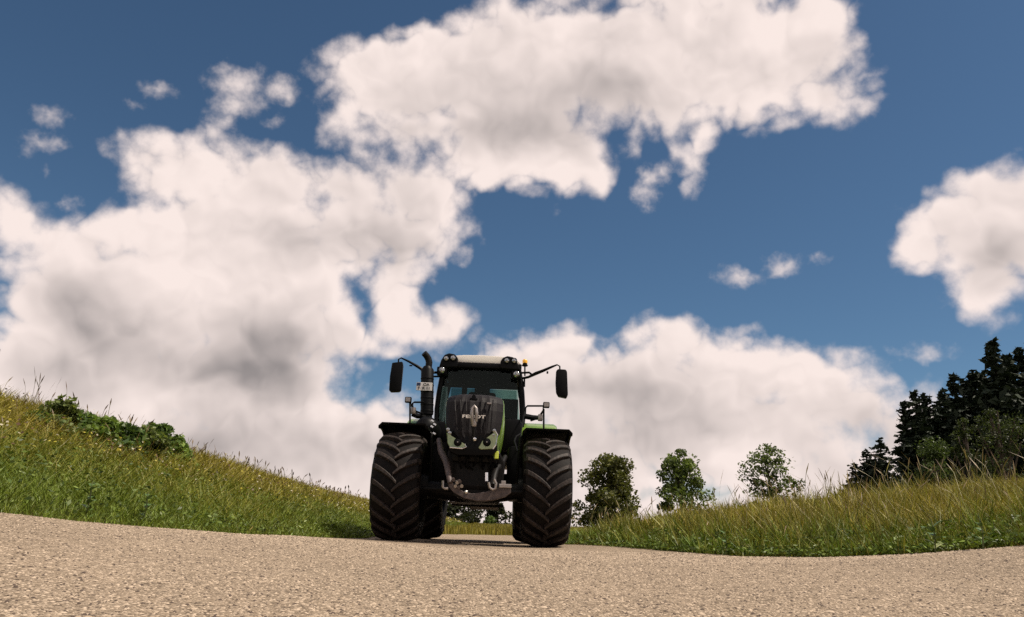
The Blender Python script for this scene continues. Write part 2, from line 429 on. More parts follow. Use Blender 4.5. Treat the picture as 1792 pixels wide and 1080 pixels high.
def ground_z(x, y):
    x = np.asarray(x, float); y = np.asarray(y, float)
    z = road_z(x, y)
    xs = np.where(y < 40, bend(y) * 0, 0)
    dl = np.clip(np.interp(y, _yl, _xl) - x, 0, None)          # the left bank runs straight on
    amp = np.interp(y, [0, 10, 15, 24, 45, 90, 200], [2.4, 2.3, 2.2, 1.95, 1.5, 0.6, -1.0])
    bank = amp * (1 - np.exp(-(dl / 5.2) ** 1.45)) - 0.035 * np.clip(dl - 11, 0, None)
    dr = np.clip(x - XR(np.minimum(y, 19)), 0, None)
    mead = 0.127 * dr * sst(0, 2.5, dr) * np.interp(y, [0, 6, 100, 160, 300], [0.9, 1, 1.0, 0.6, 0]) - 0.09 * np.clip(dr - 75, 0, None)
    mead = np.minimum(mead, 12)
    inroad = (x < XR(y)) & (x > XL(y)) & (y > 19)
    far = 0.012 * np.clip(y - 34, 0, 30) - 0.05 * np.clip(y - 75, 0, 300)
    z = z + np.where(dl > 0, bank, 0) + np.where((dr > 0), mead * np.where(y > 19, sst(0, 6, np.maximum(x - XR(y), 0)) , 1), 0) + far
    z = z + wob(x, y) * (sst(0.3, 4, dl) + sst(0.3, 4, np.where(y > 19, np.maximum(x - XR(y), 0), dr)))
    return z

def hit(px, py):
    """where the line of sight through a pixel meets the ground"""
    d = ray(px, py); d = d / d[1]
    Y = np.geomspace(2.5, 150, 3000); P = CAM[None] + d[None] * Y[:, None]
    below = np.nonzero(P[:, 2] < ground_z(P[:, 0], P[:, 1]))[0]
    return P[below[0]] if len(below) else P[-1]

def build_ground():
    # polar sheet round the camera, dense near and reaching past the horizon
    na = 420
    rad = np.concatenate([[0.0], np.geomspace(0.4, 120, 230), np.geomspace(130, 4000, 30)])
    ang = np.linspace(0, 2 * np.pi, na, endpoint=False)
    rr, aa = np.meshgrid(rad[1:], ang, indexing='ij')
    x = (rr * np.sin(aa)).ravel(); y = (rr * np.cos(aa)).ravel()
    z = ground_z(x, y) - 0.012
    z = np.where(rr.ravel() > 250, -8.0 - 0.004 * (rr.ravel() - 250), z)
    V = np.vstack([[[0, 0, -0.012]], np.column_stack([x, y, z])])
    nr = len(rad) - 1
    i, k = np.meshgrid(np.arange(nr - 1), np.arange(na), indexing='ij')
    a = 1 + i * na + k; b = 1 + i * na + (k + 1) % na; c = 1 + (i + 1) * na + (k + 1) % na; d = 1 + (i + 1) * na + k
    q = np.stack([a, d, c, b], -1).reshape(-1, 4)
    t = np.column_stack([np.zeros(na, int), 1 + np.arange(na), 1 + (np.arange(na) + 1) % na])
    me = np_mesh('ground', V, np.concatenate([q.ravel(), t.ravel()]), np.concatenate([np.full(len(q), 4), np.full(na, 3)]))
    g = mat('meadow_soil', (0.075, 0.072, 0.022), 0.95, var=0.45, scale=1.7, bump=0.5, bscale=9, spec=0.1)
    tag(link('ground', me, g, smooth=True), kind='structure')
    # the road: its own sheet 4 mm above the soil
    ys = np.concatenate([np.linspace(-25, 1.2, 40), np.linspace(1.25, 14, 170), np.linspace(14.2, 90, 130)])
    ts = np.linspace(0, 1, 61)
    yy, tt = np.meshgrid(ys, ts, indexing='ij')
    jit = 0.05 * np.sin(yy * 3.1) * np.sin(yy * 1.3 + 2) + 0.03 * np.sin(yy * 9.7)
    xx = XL(yy) - 0.10 + jit + tt * (XR(yy) - XL(yy) + 0.2)
    zz = road_z(xx, yy) + (0.012 * np.clip(yy - 34, 0, 30) - 0.05 * np.clip(yy - 75, 0, 300)) + 0.006 * np.sin(xx * 2.1 + yy) * np.sin(1.3 * yy) * sst(2, 5, yy)
    V = np.column_stack([xx.ravel(), yy.ravel(), zz.ravel()])
    n2 = len(ts); i, k = np.meshgrid(np.arange(len(ys) - 1), np.arange(n2 - 1), indexing='ij')
    q = np.stack([i * n2 + k, i * n2 + k + 1, (i + 1) * n2 + k + 1, (i + 1) * n2 + k], -1).reshape(-1, 4)
    me = np_mesh('road', V, q.ravel(), np.full(len(q), 4))
    tag(link('road', me, M['road'], smooth=True), kind='structure')
build_ground()

# loose and half-buried stone chips that give the near road its relief
def build_chips():
    n = 75000
    y = 1.45 * (9.0 / 1.45) ** rng.random(n) ; x = (rng.random(n) * 2 - 1) * np.minimum(0.85 * y + 0.3, 3.6)
    ok = (x > XL(y) - 0.05) & (x < XR(y) + 0.05); x, y = x[ok], y[ok]; n = len(x)
    s = 0.0018 + 0.0036 * rng.random(n) ** 2.2 + 0.0006 * y
    big = rng.random(n) < 0.015; s = np.where(big, s * 1.6, s)
    z = road_z(x, y) + 0.006 * np.sin(x * 2.1 + y) * np.sin(1.3 * y) * sst(2, 5, y) + s * 0.05
    base = np.array([[1, 0, 0], [0.35, 0.9, 0.05], [-0.8, 0.55, 0], [-0.75, -0.6, 0.05], [0.4, -0.95, 0], [0.3, 0.25, 1], [-0.35, -0.2, 0.9]])
    tri = np.array([[0, 1, 5], [1, 2, 5], [2, 6, 5], [2, 3, 6], [3, 4, 6], [4, 5, 6], [4, 0, 5]])
    a = rng.random(n) * 6.283; ca, sa = np.cos(a), np.sin(a)
    sx = s * (0.7 + 0.6 * rng.random(n)); sy = s * (0.7 + 0.5 * rng.random(n)); sz = s * (0.25 + 0.4 * rng.random(n))
    b = base[None] * (1 + 0.25 * (rng.random((n, 7, 3)) - 0.5))
    bx = b[:, :, 0] * sx[:, None]; by = b[:, :, 1] * sy[:, None]
    V = np.stack([x[:, None] + bx * ca[:, None] - by * sa[:, None], y[:, None] + bx * sa[:, None] + by * ca[:, None], z[:, None] + b[:, :, 2] * sz[:, None]], -1)
    f = (tri[None] + (np.arange(n) * 7)[:, None, None]).reshape(-1)
    t = rng.random(n)[:, None]
    col = np.array([0.22, 0.168, 0.12]) * (1 - t) + np.array([0.45, 0.355, 0.265]) * t
    dk = rng.random(n) < 0.14; col[dk] = np.array([0.07, 0.05, 0.04])
    me = np_mesh('stone_chips', V.reshape(-1, 3), f, np.full(n * 7, 3), np.repeat(col, 7, 0))
    tag(link('stone_chips', me, M['stone']), 'loose tan and dark stone chips scattered over the gravel road', 'gravel', kind='stuff')
build_chips()

# ------------------------------------------------------------------ tractor
TX, TY = -0.44, 11.0
def L(px, py, ly):
    p = at(px, py, TY + ly); return Vector((p[0] - TX, ly, p[2]))
def LZ(px, py, ly):
    p = L(px, py, ly); return (p.x, p.z)

def carc(x, W, Rr):      # outer radius of the tyre casing across its width
    t = abs(x) / (W / 2); return Rr - 0.055 * t ** 2.2 - 0.05 * max(0, t - 0.8) ** 1.5

def lug_mesh(name, sgn, W, Rr, pitch):
    V = []; n = 7
    for i in range(n + 1):
        s = i / n
        x = sgn * (-0.03 + s * (W / 2 + 0.035)); th = pitch * (1.18 * s ** 0.8)
        wd = (0.045 + 0.040 * s) / Rr
        ax = min(abs(x), W / 2)
        top = carc(x, W, Rr) + 0.052 - 0.012 * s; bot = carc(ax, W, Rr) - 0.02
        if i == n: top -= 0.035; bot -= 0.06
        for r_, w_ in ((bot, wd * 1.25), (top, wd * 0.86)):
            for k in (-0.5, 0.5):
                a = th + w_ * k
                V.append((x, -math.cos(a) * r_, math.sin(a) * r_))
    F = []
    for i in range(n):
        o, p = i * 4, i * 4 + 4
        F += [(o, o + 2, p + 2, p), (o + 2, o + 3, p + 3, p + 2), (o + 3, o + 1, p + 1, p + 3)]
    F += [(0, 1, 3, 2), (n * 4, n * 4 + 2, n * 4 + 3, n * 4 + 1)]
    mb = MB(); mb.add(V, F); me = mb.mesh(name)
    bm = bmesh.new(); bm.from_mesh(me); bmesh.ops.bevel(bm, geom=[e for e in bm.edges if len(e.link_faces) == 2 and e.calc_face_angle(0) > 0.8], offset=0.007, segments=1, affect='EDGES'); bm.to_mesh(me); bm.free()
    me.materials.append(M['lug']); return me

def wheel(name, root, x, ly, Rr, W, n, rim_r, single):
    body = Rr - 0.045
    h = W / 2
    prof = [(-h * 0.80, rim_r), (-h * 0.98, rim_r + 0.03), (-h * 1.05, rim_r + (body - rim_r) * 0.5), (-h * 1.0, body - 0.10), (-h * 0.93, body - 0.045),
            (-h * 0.6, body - 0.012), (0, body), (h * 0.6, body - 0.012), (h * 0.93, body - 0.045), (h * 1.0, body - 0.10), (h * 1.05, rim_r + (body - rim_r) * 0.5), (h * 0.98, rim_r + 0.03), (h * 0.80, rim_r)]
    mb = MB(); mb.lathe(prof, axis='x', n=72)
    w = mb.build(name, M['rubber'], root, True)
    w.location = (x, ly, Rr)
    rp = [(-h * 0.8, rim_r), (-h * 0.78, rim_r - 0.035), (-h * 0.3, rim_r - 0.06), (-0.06, rim_r * 0.75), (-0.04, 0.16), (-0.04, 0.0)]
    mb = MB(); mb.lathe(rp, axis='x', n=40); mb.lathe([(-a, r) for a, r in rp], axis='x', n=40)
    mb.build('rim', M['iron'], w, True)
    pitch = 2 * math.pi / n
    ms = [lug_mesh('lug', s, W, body, pitch) for s in (-1, 1)]
    if single:
        for k in range(n):
            for j, me in enumerate(ms):
                o = link('lug', me, None, w); o.rotation_euler = (-(k + 0.5 * j) * pitch, 0, 0)
    else:
        bm = bmesh.new()
        for k in range(n):
            for j, me in enumerate(ms):
                a = len(bm.verts); bm.from_mesh(me); bm.verts.ensure_lookup_table()
                bmesh.ops.rotate(bm, verts=bm.verts[a:], cent=(0, 0, 0), matrix=Matrix.Rotation(-(k + 0.5 * j) * pitch, 3, 'X'))
        me = bpy.data.meshes.new('tread'); bm.to_mesh(me); bm.free(); link('tread', me, M['lug'], w)
    return w

def arc_shell(mb, x0, x1, R0, th, a0, a1, c, n=18, lip=0.0):
    V = []; F = []
    for i in range(n + 1):
        a = a0 + (a1 - a0) * i / n
        up = lip * (1 if i == 0 else 0)
        for (xx, rr) in ((x0, R0 - 0.03), (x0, R0), (x0 + 0.05, R0 + th), (x1 - 0.05, R0 + th), (x1, R0), (x1, R0 - 0.03), (x1 - 0.03, R0 - 0.03), (x1 - 0.06, R0 + th - 0.025), (x0 + 0.06, R0 + th - 0.025), (x0 + 0.03, R0 - 0.03)):
            rr += up
            V.append((xx + c[0], c[1] + math.sin(a) * rr, c[2] + math.cos(a) * rr))
    m = 10
    for i in range(n):
        for k in range(m): F.append((i * m + k, i * m + (k + 1) % m, (i + 1) * m + (k + 1) % m, (i + 1) * m + k))
    F.append(tuple(range(m))); F.append(tuple(n * m + k for k in range(m - 1, -1, -1)))
    return mb.add(V, F)

def text_mesh(body, size, ext):
    cu = bpy.data.curves.new('text', 'FONT'); cu.body = body; cu.size = size; cu.extrude = ext
    cu.align_x = 'CENTER'; cu.align_y = 'CENTER'; cu.offset = size * 0.02
    o = bpy.data.objects.new('text', cu); C.objects.link(o)
    dg = bpy.context.evaluated_depsgraph_get(); dg.update()
    me = bpy.data.meshes.new_from_object(o.evaluated_get(dg))
    bpy.data.objects.remove(o); bpy.data.curves.remove(cu)
    return me

def round_lamp(name, parent, c, r, depth=0.07, lens='lens', aim=(0, -1, 0), housing='black'):
    q = Vector(aim).to_track_quat('-Y', 'Z')
    mb = MB(); mb.lathe([(0.0, r * 1.12), (depth * 0.6, r * 1.12), (depth, r * 0.7), (depth, 0.0)], axis='y', n=20)
    mb.lathe([(0.0, r * 1.12), (-0.012, r * 1.10), (-0.012, r), (0.0, r * 0.98)], axis='y', n=20)
    h = mb.build(name, M[housing], parent, True); h.location = c; h.rotation_euler = q.to_euler()
    mb = MB(); mb.lathe([(-0.002, r * 0.98), (-0.016, r * 0.8), (-0.022, r * 0.45), (-0.024, 0.0)], axis='y', n=20)
    le = mb.build('lens', M[lens], h, True)
    mb = MB(); mb.lathe([(-0.021, r * 0.22), (-0.030, r * 0.18), (-0.031, 0.0)], axis='y', n=14)
    bu = mb.build('bulb_cap', M['steel'], h, True)
    if parent.parent is not None:            # already a part: keep the pieces on the third level
        for q_ in (le, bu): q_.parent = parent; q_.location = h.location; q_.rotation_euler = h.rotation_euler
    return h

def build_tractor():
    T = empty('tractor', (TX, TY, 0.0))
    tag(T, 'large dark green tractor with tall cab parked head-on on the gravel road', 'tractor')
    B = lambda mb, n, m, p=T, s=False: mb.build(n, M[m], p, s)
    # wheels
    FR, FW = 0.737, 0.63
    for x in (-1.005, 1.005): wheel('front_wheel', T, x, 0, FR, FW, 21, 0.44, True)
    for x in (-0.95, 0.95): wheel('rear_wheel', T, x, 2.95, 0.99, 0.68, 21, 0.5, False)
    # front fenders with their stays
    for s in (-1, 1):
        mb = MB(); arc_shell(mb, s * 1.005 - 0.35, s * 1.005 + 0.35, FR + 0.068, 0.05, R(-14), R(62), (0, 0, FR), lip=0.02)
        f = B(mb, 'front_fender', 'black', T, True)
        mb = MB(); mb.tube([(s * 0.60, 0.05, FR + 0.1), (s * 0.64, 0.15, FR + 0.75), (s * 0.8, 0.2, FR + 0.88), (s * 1.1, 0.2, FR + 0.88)], 0.022, 8)
        B(mb, 'fender_stay', 'iron', f)
    for s in (-1, 1):
        mb = MB(); arc_shell(mb, s * 0.95 - 0.36, s * 0.95 + 0.36, 0.99 + 0.05, 0.03, R(-48), R(75), (0, 2.95, 0.99))
        mb.box((s * 0.63, 2.95, 1.72), (0.04, 1.3, 0.62), 0.015)
        B(mb, 'rear_fender', 'green', T, True)
    # chassis
    mb = MB(); mb.box((0, 0.55, 0.92), (0.50, 2.6, 0.46), 0.05); mb.box((0, 2.55, 0.92), (0.72, 1.9, 0.66), 0.06)
    mb.box((0, 2.2, 0.58), (0.86, 0.10, 0.05), 0.01); mb.box((0.0, 1.3, 0.66), (0.62, 0.9, 0.16), 0.03)
    B(mb, 'chassis', 'iron')
    mb = MB(); mb.tube([(-0.95, 2.95, 0.99), (0.95, 2.95, 0.99)], 0.17, 16); B(mb, 'rear_axle', 'iron', T, True)
    mb = MB(); mb.tube([(-0.78, 0, 0.74), (-0.3, 0, 0.68), (0.3, 0, 0.68), (0.78, 0, 0.74)], [0.10, 0.12, 0.12, 0.10], 12)
    for s in (-1, 1): mb.tube([(s * 0.62, 0, FR), (s * 0.90, 0, FR)], [0.16, 0.2], 16)
    mb.tube([(-0.7, -0.28, 0.70), (0.7, -0.28, 0.70)], 0.03, 8)
    B(mb, 'front_axle', 'iron', T, True)
    for c_, d_ in (((0.1, 2.9, 0.56), (0.5, 0.08, 0.06)), ((-0.2, 1.9, 0.6), (0.5, 0.05, 0.04))):
        mb = MB(); mb.box(c_, d_, 0.01); B(mb, 'underbody_crossbar', 'steel')
    # engine mass behind the linkage
    mb = MB(); mb.box((0.03, -0.15, 1.18), (0.60, 1.4, 0.30), 0.06); mb.box((0.03, 0.6, 1.35), (0.62, 1.6, 0.5), 0.05); B(mb, 'engine', 'iron')
    # hood: stacked plan outlines
    hx = L(829, 730, -1.0).x
    zt = L(829, 689, -0.9).z; zb = L(829, 790, -1.0).z; H = zt - zb
    lay = [(0.0, .285, -1.00), (0.12, .315, -1.03), (0.30, .350, -1.03), (0.5, .375, -1.00), (0.7, .388, -.965), (0.84, .388, -.93), (0.92, .375, -.88), (0.97, .345, -.82), (1.0, .28, -.72), (1.012, .16, -.5)]
    def outline(w, yf, yb, n=14, spread=1.0):
        pts = []
        for i in range(n + 1):
            t = -1 + 2 * i / n; xx = w * math.copysign(abs(t) ** 0.8, t)
            pts.append((hx + xx, yf + 0.16 * abs(t) ** 3.2))
        return [(hx - w * 1.03, yb)] + pts + [(hx + w * 1.03, yb)]
    V = []; F = []; m = None
    for f, w, yf in lay:
        z = zb + f * H; o = outline(w, yf, 1.65)
        m = len(o); V += [(a, b, z + 0.07 * max(0, (b + 1) / 2.6) * f) for a, b in o]
    for i in range(len(lay) - 1):
        for k in range(m): F.append((i * m + k, i * m + (k + 1) % m, (i + 1) * m + (k + 1) % m, (i + 1) * m + k))
    F.append(tuple((len(lay) - 1) * m + k for k in range(m))); F.append(tuple(range(m - 1, -1, -1)))
    mb = MB(); mb.add(V, F); hood = B(mb, 'hood', 'green', T, True)
    # grille: black mesh shield over the front
    V = []; F = []; n = 22
    gl = [(0.16, .300, -1.045), (0.30, .345, -1.045), (0.5, .368, -1.018), (0.7, .380, -.985), (0.84, .380, -.95), (0.92, .368, -.90), (0.97, .340, -.845), (1.004, .275, -.745), (1.018, .20, -.60)]
    for f, w, yf in gl:
        z = zb + f * H + 0.004
        ww = w * 0.93 if f > 0.25 else w * 0.55
        for i in range(n + 1):
            t = (-1 + 2 * i / n) * 0.985 * (ww / w / 0.93)
            xx = w * math.copysign(abs(t) ** 0.8, t)
            ridge = -0.008 * (1 if (i % 3 == 1 and 2 < i < n - 2) else 0)
            V.append((hx + xx, yf + 0.16 * abs(t) ** 3.2 + ridge, z))
    for i in range(len(gl) - 1):
        for k in range(n): F.append((i * (n + 1) + k, i * (n + 1) + k + 1, (i + 1) * (n + 1) + k + 1, (i + 1) * (n + 1) + k))
    mb = MB(); mb.add(V, F); gr = mb.build('grille', M['grille'], T, False)
    sm = gr.modifiers.new('thick', 'SOLIDIFY'); sm.thickness = 0.012; sm.offset = 0
    # ribs of the shield
    for k, px in enumerate((796, 806, 816, 843, 853, 863)):
        mb = MB(); a = L(px, 700, -0.96); b = L(px + (829 - px) * 0.12, 752, -1.075)
        mb.tube([(a.x, a.y, a.z), (a.x * .6 + b.x * .4, -1.05, a.z * .6 + b.z * .4), (b.x, b.y, b.z)], 0.009, 6); B(mb, 'grille_rib', 'grille', gr)
    # brand lettering, badge and top knob on the grille
    me = text_mesh('FENDT', 0.092, 0.004)
    o = link('lettering', me, M['white'], gr); q = L(829, 729.5, -1.085); o.location = q; o.rotation_euler = (R(86), 0, 0); o.scale = (1.05, 0.62, 1)
    mb = MB(); q = L(829, 699, -0.92); mb.box(q, (0.10, 0.05, 0.035), 0.012); mb.lathe([(-0.02, 0.028), (0.02, 0.028)], q + Vector((0, -0.01, 0.03)), 'y', 14); B(mb, 'badge', 'black', gr, True)
    mb = MB(); mb.box(L(856, 706, -1.0), (0.06, 0.02, 0.02), 0.005); B(mb, 'latch', 'steel', gr)
    mb = MB(); mb.prism([LZ(a, b, -1.06) for a, b in [(783, 770), (806, 772), (816, 762), (842, 762), (852, 772), (870, 770), (870, 788), (862, 797), (800, 796), (785, 788)]], -1.055, -0.80, 0.012); B(mb, 'chin', 'black', T, True)
    # headlight clusters
    for name, poly, lam, sm_ in (('left', [(782, 757), (792, 764), (813, 777), (816, 782), (809, 785), (787, 783), (783, 776)], (801, 774), [(784, 752), (787, 758)]),
                                ('right', [(837, 784), (844, 772), (867, 755), (871, 762), (868, 779), (863, 786), (842, 787)], (852, 774), [(865, 754), (864, 762)])):
        mb = MB(); mb.prism([LZ(a, b, -1.06) for a, b in poly], -1.07, -0.90, 0.008)
        h = B(mb, 'headlight', 'lens_green')
        round_lamp('projector', h, L(lam[0], lam[1], -1.085), 0.046, 0.04, 'black')
        for a, b in sm_: round_lamp('running_light', h, L(a, b, -1.05), 0.030, 0.05)
        mb = MB(); pts = [L(a, b, -1.085) for a, b in poly[2:6]]; mb.tube(pts, 0.008, 6); B(mb, 'chrome_trim', 'chrome', h)
    # green side strips below the hood edge
    for s, poly in ((1, [(872, 735), (880, 735), (874, 772), (871, 803), (863, 803), (866, 770)]),):
        mb = MB(); mb.prism([LZ(a, b, -0.85) for a, b in poly], -0.86, -0.5, 0.006); B(mb, 'side_trim', 'green', hood)
    mb = MB(); a, b = L(869, 790, -0.95), L(869, 803, -0.95); mb.box((a + b) / 2, (0.05, 0.05, abs(a.z - b.z)), 0.008); B(mb, 'marker_light', 'lime')
    # chin and front frame
    mb = MB(); mb.prism([LZ(a, b, -0.7) for a, b in [(786, 782), (872, 786), (884, 812), (880, 850), (868, 872), (830, 880), (795, 868), (784, 845), (780, 806)]], -0.72, -0.25, 0.02)
    B(mb, 'front_frame', 'iron')
    mb = MB(); mb.prism([LZ(a, b, -1.0) for a, b in [(784, 842), (789, 843), (800, 853), (812, 861), (826, 864), (845, 862), (860, 858), (872, 853), (894, 850), (894, 863), (884, 870), (862, 876), (834, 877), (812, 872), (794, 862), (785, 852)]], -1.04, -0.86, 0.008)
    B(mb, 'linkage_beam', 'dusty')
    mb = MB(); mb.box(L(884, 851, -1.0), (0.16, 0.14, 0.05), 0.01); mb.box(L(881, 845, -1.0), (0.06, 0.08, 0.05), 0.01); B(mb, 'beam_step', 'steel')
    for pts in ([(768, 770, -.35), (770, 780, -.5), (772, 790, -.62), (781, 808, -.8), (784, 824, -.95), (788, 846, -1.05)],
                [(884, 800, -.4), (878, 812, -.6), (868, 822, -.8), (864, 836, -.95), (862, 850, -1.05)]):
        mb = MB(); mb.tube([L(*q) for q in pts], [0.035, 0.04, 0.045, 0.045, 0.04, 0.035][:len(pts)], 10); B(mb, 'lift_arm', 'dusty' if pts[0][0] < 800 else 'iron', T, True)
    for pts in ([(775, 841), (775, 853), (779, 855), (784, 855)], [(855, 844), (857, 853), (862, 857), (867, 855), (868, 846), (865, 839)]):
        mb = MB(); mb.tube([L(a, b, -1.1) for a, b in pts], 0.018, 8); B(mb, 'catch_hook', 'steel', T, True)
    mb = MB(); mb.tube([L(851.5, 843, -1.06), L(851.5, 828, -1.02)], 0.022, 12); B(mb, 'lift_cylinder', 'chrome', T, True)
    # hook of the top link
    mb = MB(); mb.tube([L(829, 772, -1.15), L(829, 742, -1.17)], 0.018, 10)
    tl = B(mb, 'top_link', 'iron', T, True)
    mb = MB(); mb.tube([L(828, 745, -1.18), L(827, 735, -1.19), L(826, 725, -1.2), L(827, 715, -1.2), L(830, 711, -1.2), L(833, 715, -1.2), L(834, 725, -1.2), L(833, 738, -1.19)], [.022, .028, .026, .024, .024, .026, .026, .02], 10)
    mb.box(L(830, 740, -1.18), (0.06, 0.05, 0.10), 0.015)
    B(mb, 'claw_hook', 'steel', tl, True)
    mb = MB(); mb.lathe([(-0.04, 0.0), (-0.03, 0.022), (0.03, 0.022), (0.04, 0)], L(831, 769, -1.16), 'y', 12); B(mb, 'pin', 'chrome', tl, True)
    # hoses and couplings under the hood
    rnd = random.Random(3)
    for k in range(9):
        x = 806 + k * 8 + rnd.uniform(-3, 3); y = 789 + rnd.uniform(0, 8)
        mb = MB(); mb.tube([L(x, y, -0.75), L(x + rnd.uniform(-4, 4), y + 8, -0.9), L(x + rnd.uniform(-8, 8), y + 18, -0.85), L(x + rnd.uniform(-10, 10), y + 28, -0.72)], 0.014, 7)
        h = B(mb, 'hose', 'black', T, True)
        mb = MB(); mb.tube([L(x, y - 2, -0.76), L(x + rnd.uniform(-2, 2), y + 4, -0.83)], 0.02, 8); B(mb, 'coupling', rnd.choice(['steel', 'steel', 'dusty', 'chrome']), h, True)
    for k, (x, y) in enumerate(((792, 838), (798, 843), (803, 841), (795, 849), (801, 851), (806, 849))):
        mb = MB(); mb.tube([L(x, y, -0.99), L(x + 2, y + 2, -1.08)], 0.022, 9); B(mb, 'hydraulic_coupling', 'steel' if k % 2 else 'dusty', T, True)
    mb = MB(); mb.lathe([(-1.09, 0.0), (-1.075, 0.02), (-1.03, 0.02)], (L(816, 861, -1.06).x, 0, L(816, 861, -1.06).z), 'y', 12); B(mb, 'beam_pin', 'chrome', T, True)
    # exhaust stack with the number plate
    b0, b1 = L(747, 735, 1.45), L(748, 641, 1.45)
    mb = MB(); mb.tube([b0, b0.lerp(b1, .08), b0.lerp(b1, .1), b0.lerp(b1, .93), b1], [0.085, 0.085, 0.104, 0.104, 0.06], 22)
    ex = B(mb, 'exhaust_stack', 'black', T, True)
    mb = MB(); mb.tube([L(750, 643, 1.45), L(751, 634, 1.45), L(749.5, 628, 1.45), L(746.5, 623, 1.43), L(742, 618, 1.40)], [0.055, 0.056, 0.056, 0.054, 0.052], 14); B(mb, 'exhaust_tip', 'iron', ex, True)
    for k in range(6):
        t = 0.16 + 0.12 * k
        mb = MB(); c = b0.lerp(b1, t); mb.lathe([(-0.012, 0.105), (-0.008, 0.109), (0.008, 0.109), (0.012, 0.105)], c, 'z', 22); B(mb, 'shield_ring', 'black', ex, True)
    pc = L(742.5, 676.5, 1.30)
    mb = MB(); mb.box(pc, (0.255, 0.012, 0.132), 0.004); pl = B(mb, 'number_plate', 'plate')
    mb = MB(); mb.box(pc + Vector((-0.092, -0.0085, 0.036)), (0.06, 0.005, 0.05), 0.001); B(mb, 'plate_band', 'blue', pl)
    for tx_, dx, dz in (('OA', 0.03, 0.031), ('F  R 11', 0.0, -0.031)):
        o = link('plate_text', text_mesh(tx_, 0.075, 0.002), M['ink'], pl); o.location = pc + Vector((dx, -0.010, dz)); o.rotation_euler = (R(90), 0, 0); o.scale = (0.9, 0.85, 1)
    # round exhaust-treatment housing below the stack
    c = L(749, 753, 1.0)
    mb = MB(); mb.lathe([(-0.42, 0.0), (-0.40, 0.10), (-0.33, 0.165), (-0.2, 0.185), (0.5, 0.185), (0.6, 0.1), (0.6, 0)], (c.x, c.y, c.z), 'y', 26); B(mb, 'filter_housing', 'black', T, True)
    for (x, y) in ((757, 737), (761, 743), (756, 747), (760, 759)):  # clamps: bright steel bits imitating the lit glints on the housing
        mb = MB(); mb.box(L(x, y, 0.5), (0.05, 0.03, 0.03), 0.006, Matrix.Rotation(0.5, 3, 'Y')); B(mb, 'clamp', 'chrome')
    # tanks and steps on both sides
    mb = MB(); mb.box((0.66, 1.5, 1.05), (0.40, 1.1, 0.80), 0.07); B(mb, 'fuel_tank', 'black', T, True)
    mb = MB(); mb.box((-0.62, 1.5, 1.05), (0.36, 1.1, 0.85), 0.07); B(mb, 'battery_box', 'black', T, True)
    for k in range(3):
        mb = MB(); mb.box((0.93, 1.75, 0.55 + 0.32 * k), (0.22, 0.40, 0.035), 0.008); B(mb, 'step', 'iron')
    # cab -------------------------------------------------------------
    yf, yb = 1.75, 3.45
    A0, A1 = L(764, 738, yf), L(913, 740, yf); A2, A3 = L(775, 641, yf + 0.02), L(903, 646, yf + 0.02)
    zf = A0.z; xc = (A0.x + A1.x) / 2; hw = (A1.x - A0.x) / 2; hwt = (A3.x - A2.x) / 2; ztop = (A2.z + A3.z) / 2
    mb = MB(); mb.box((xc, (yf + yb) / 2, (1.25 + zf) / 2), (2 * hw + 0.02, yb - yf - 0.1, zf - 1.25 - 0.02), 0.05); B(mb, 'cab_base', 'black', T, True)
    for c_, d_ in (((xc + 0.50, yf - 0.25, zf - 0.22), (0.38, 0.5, 0.5)), ((xc - 0.52, yf - 0.2, zf - 0.25), (0.32, 0.4, 0.42))):
        mb = MB(); mb.box(c_, d_, 0.05); B(mb, 'cowl', 'black', T, True)
    posts = {}
    for nm, yy, rr, mt in (('front_pillar', yf, 0.042, 'black'), ('middle_pillar', yf + 0.85, 0.035, 'black'), ('rear_pillar', yb, 0.05, 'black')):
        for s in (-1, 1):
            wb = hw + (0.03 if yy != yf else 0); wt = hwt + (0.05 if yy != yf else 0)
            p0 = Vector((xc + s * wb, yy, zf - 0.03)); p1 = Vector((xc + s * wt, yy + 0.03, ztop + 0.02)); pm = p0.lerp(p1, 0.5) + Vector((s * 0.035, -0.02 if yy == yf else 0, 0))
            mb = MB(); mb.tube([p0, p0.lerp(pm, .5) + Vector((s * .012, 0, 0)), pm, pm.lerp(p1, .5) + Vector((s * .012, 0, 0)), p1], rr, 8); B(mb, nm, mt, T, True)
    def pane(name, pts, par=T):
        n = (Vector(pts[1]) - Vector(pts[0])).cross(Vector(pts[3]) - Vector(pts[0])).normalized() * 0.006
        V = [Vector(p) for p in pts] + [Vector(p) + n for p in pts]
        mb = MB(); mb.add(V, [(0, 1, 2, 3), (7, 6, 5, 4), (0, 4, 5, 1), (1, 5, 6, 2), (2, 6, 7, 3), (3, 7, 4, 0)]); return B(mb, name, 'glass', par)
    pane('windshield', [(xc - hw + .03, yf - .01, zf), (xc + hw - .03, yf - .01, zf), (xc + hwt - .03, yf + .01, ztop), (xc - hwt + .03, yf + .01, ztop)])
    zr = L(838, 681, yb).z
    pane('rear_window', [(xc - hw + .05, yb, zf), (xc + hw - .05, yb, zf), (xc + hwt - .0, yb, zr), (xc - hwt + .0, yb, zr)])
    for s in (-1, 1):
        pane('door_glass', [(xc + s * (hw + .01), yf + .06, zf), (xc + s * (hw + .02), yb - .07, zf), (xc + s * (hwt + .05), yb - .07, ztop - .04), (xc + s * (hwt + .04), yf + .06, ztop - .04)])
    # roof
    rt = L(838, 625.5, yf + 0.1).z
    V = []; F = []
    nx, ny = 12, 10
    mb = MB(); mb.box((xc, (yf + yb) / 2 + 0.02, ztop + 0.012), (2 * hwt + 0.10, yb - yf + 0.26, 0.088), 0.02); roof_b = B(mb, 'roof_frame', 'black', T, True)
    mb = MB(); prof = []
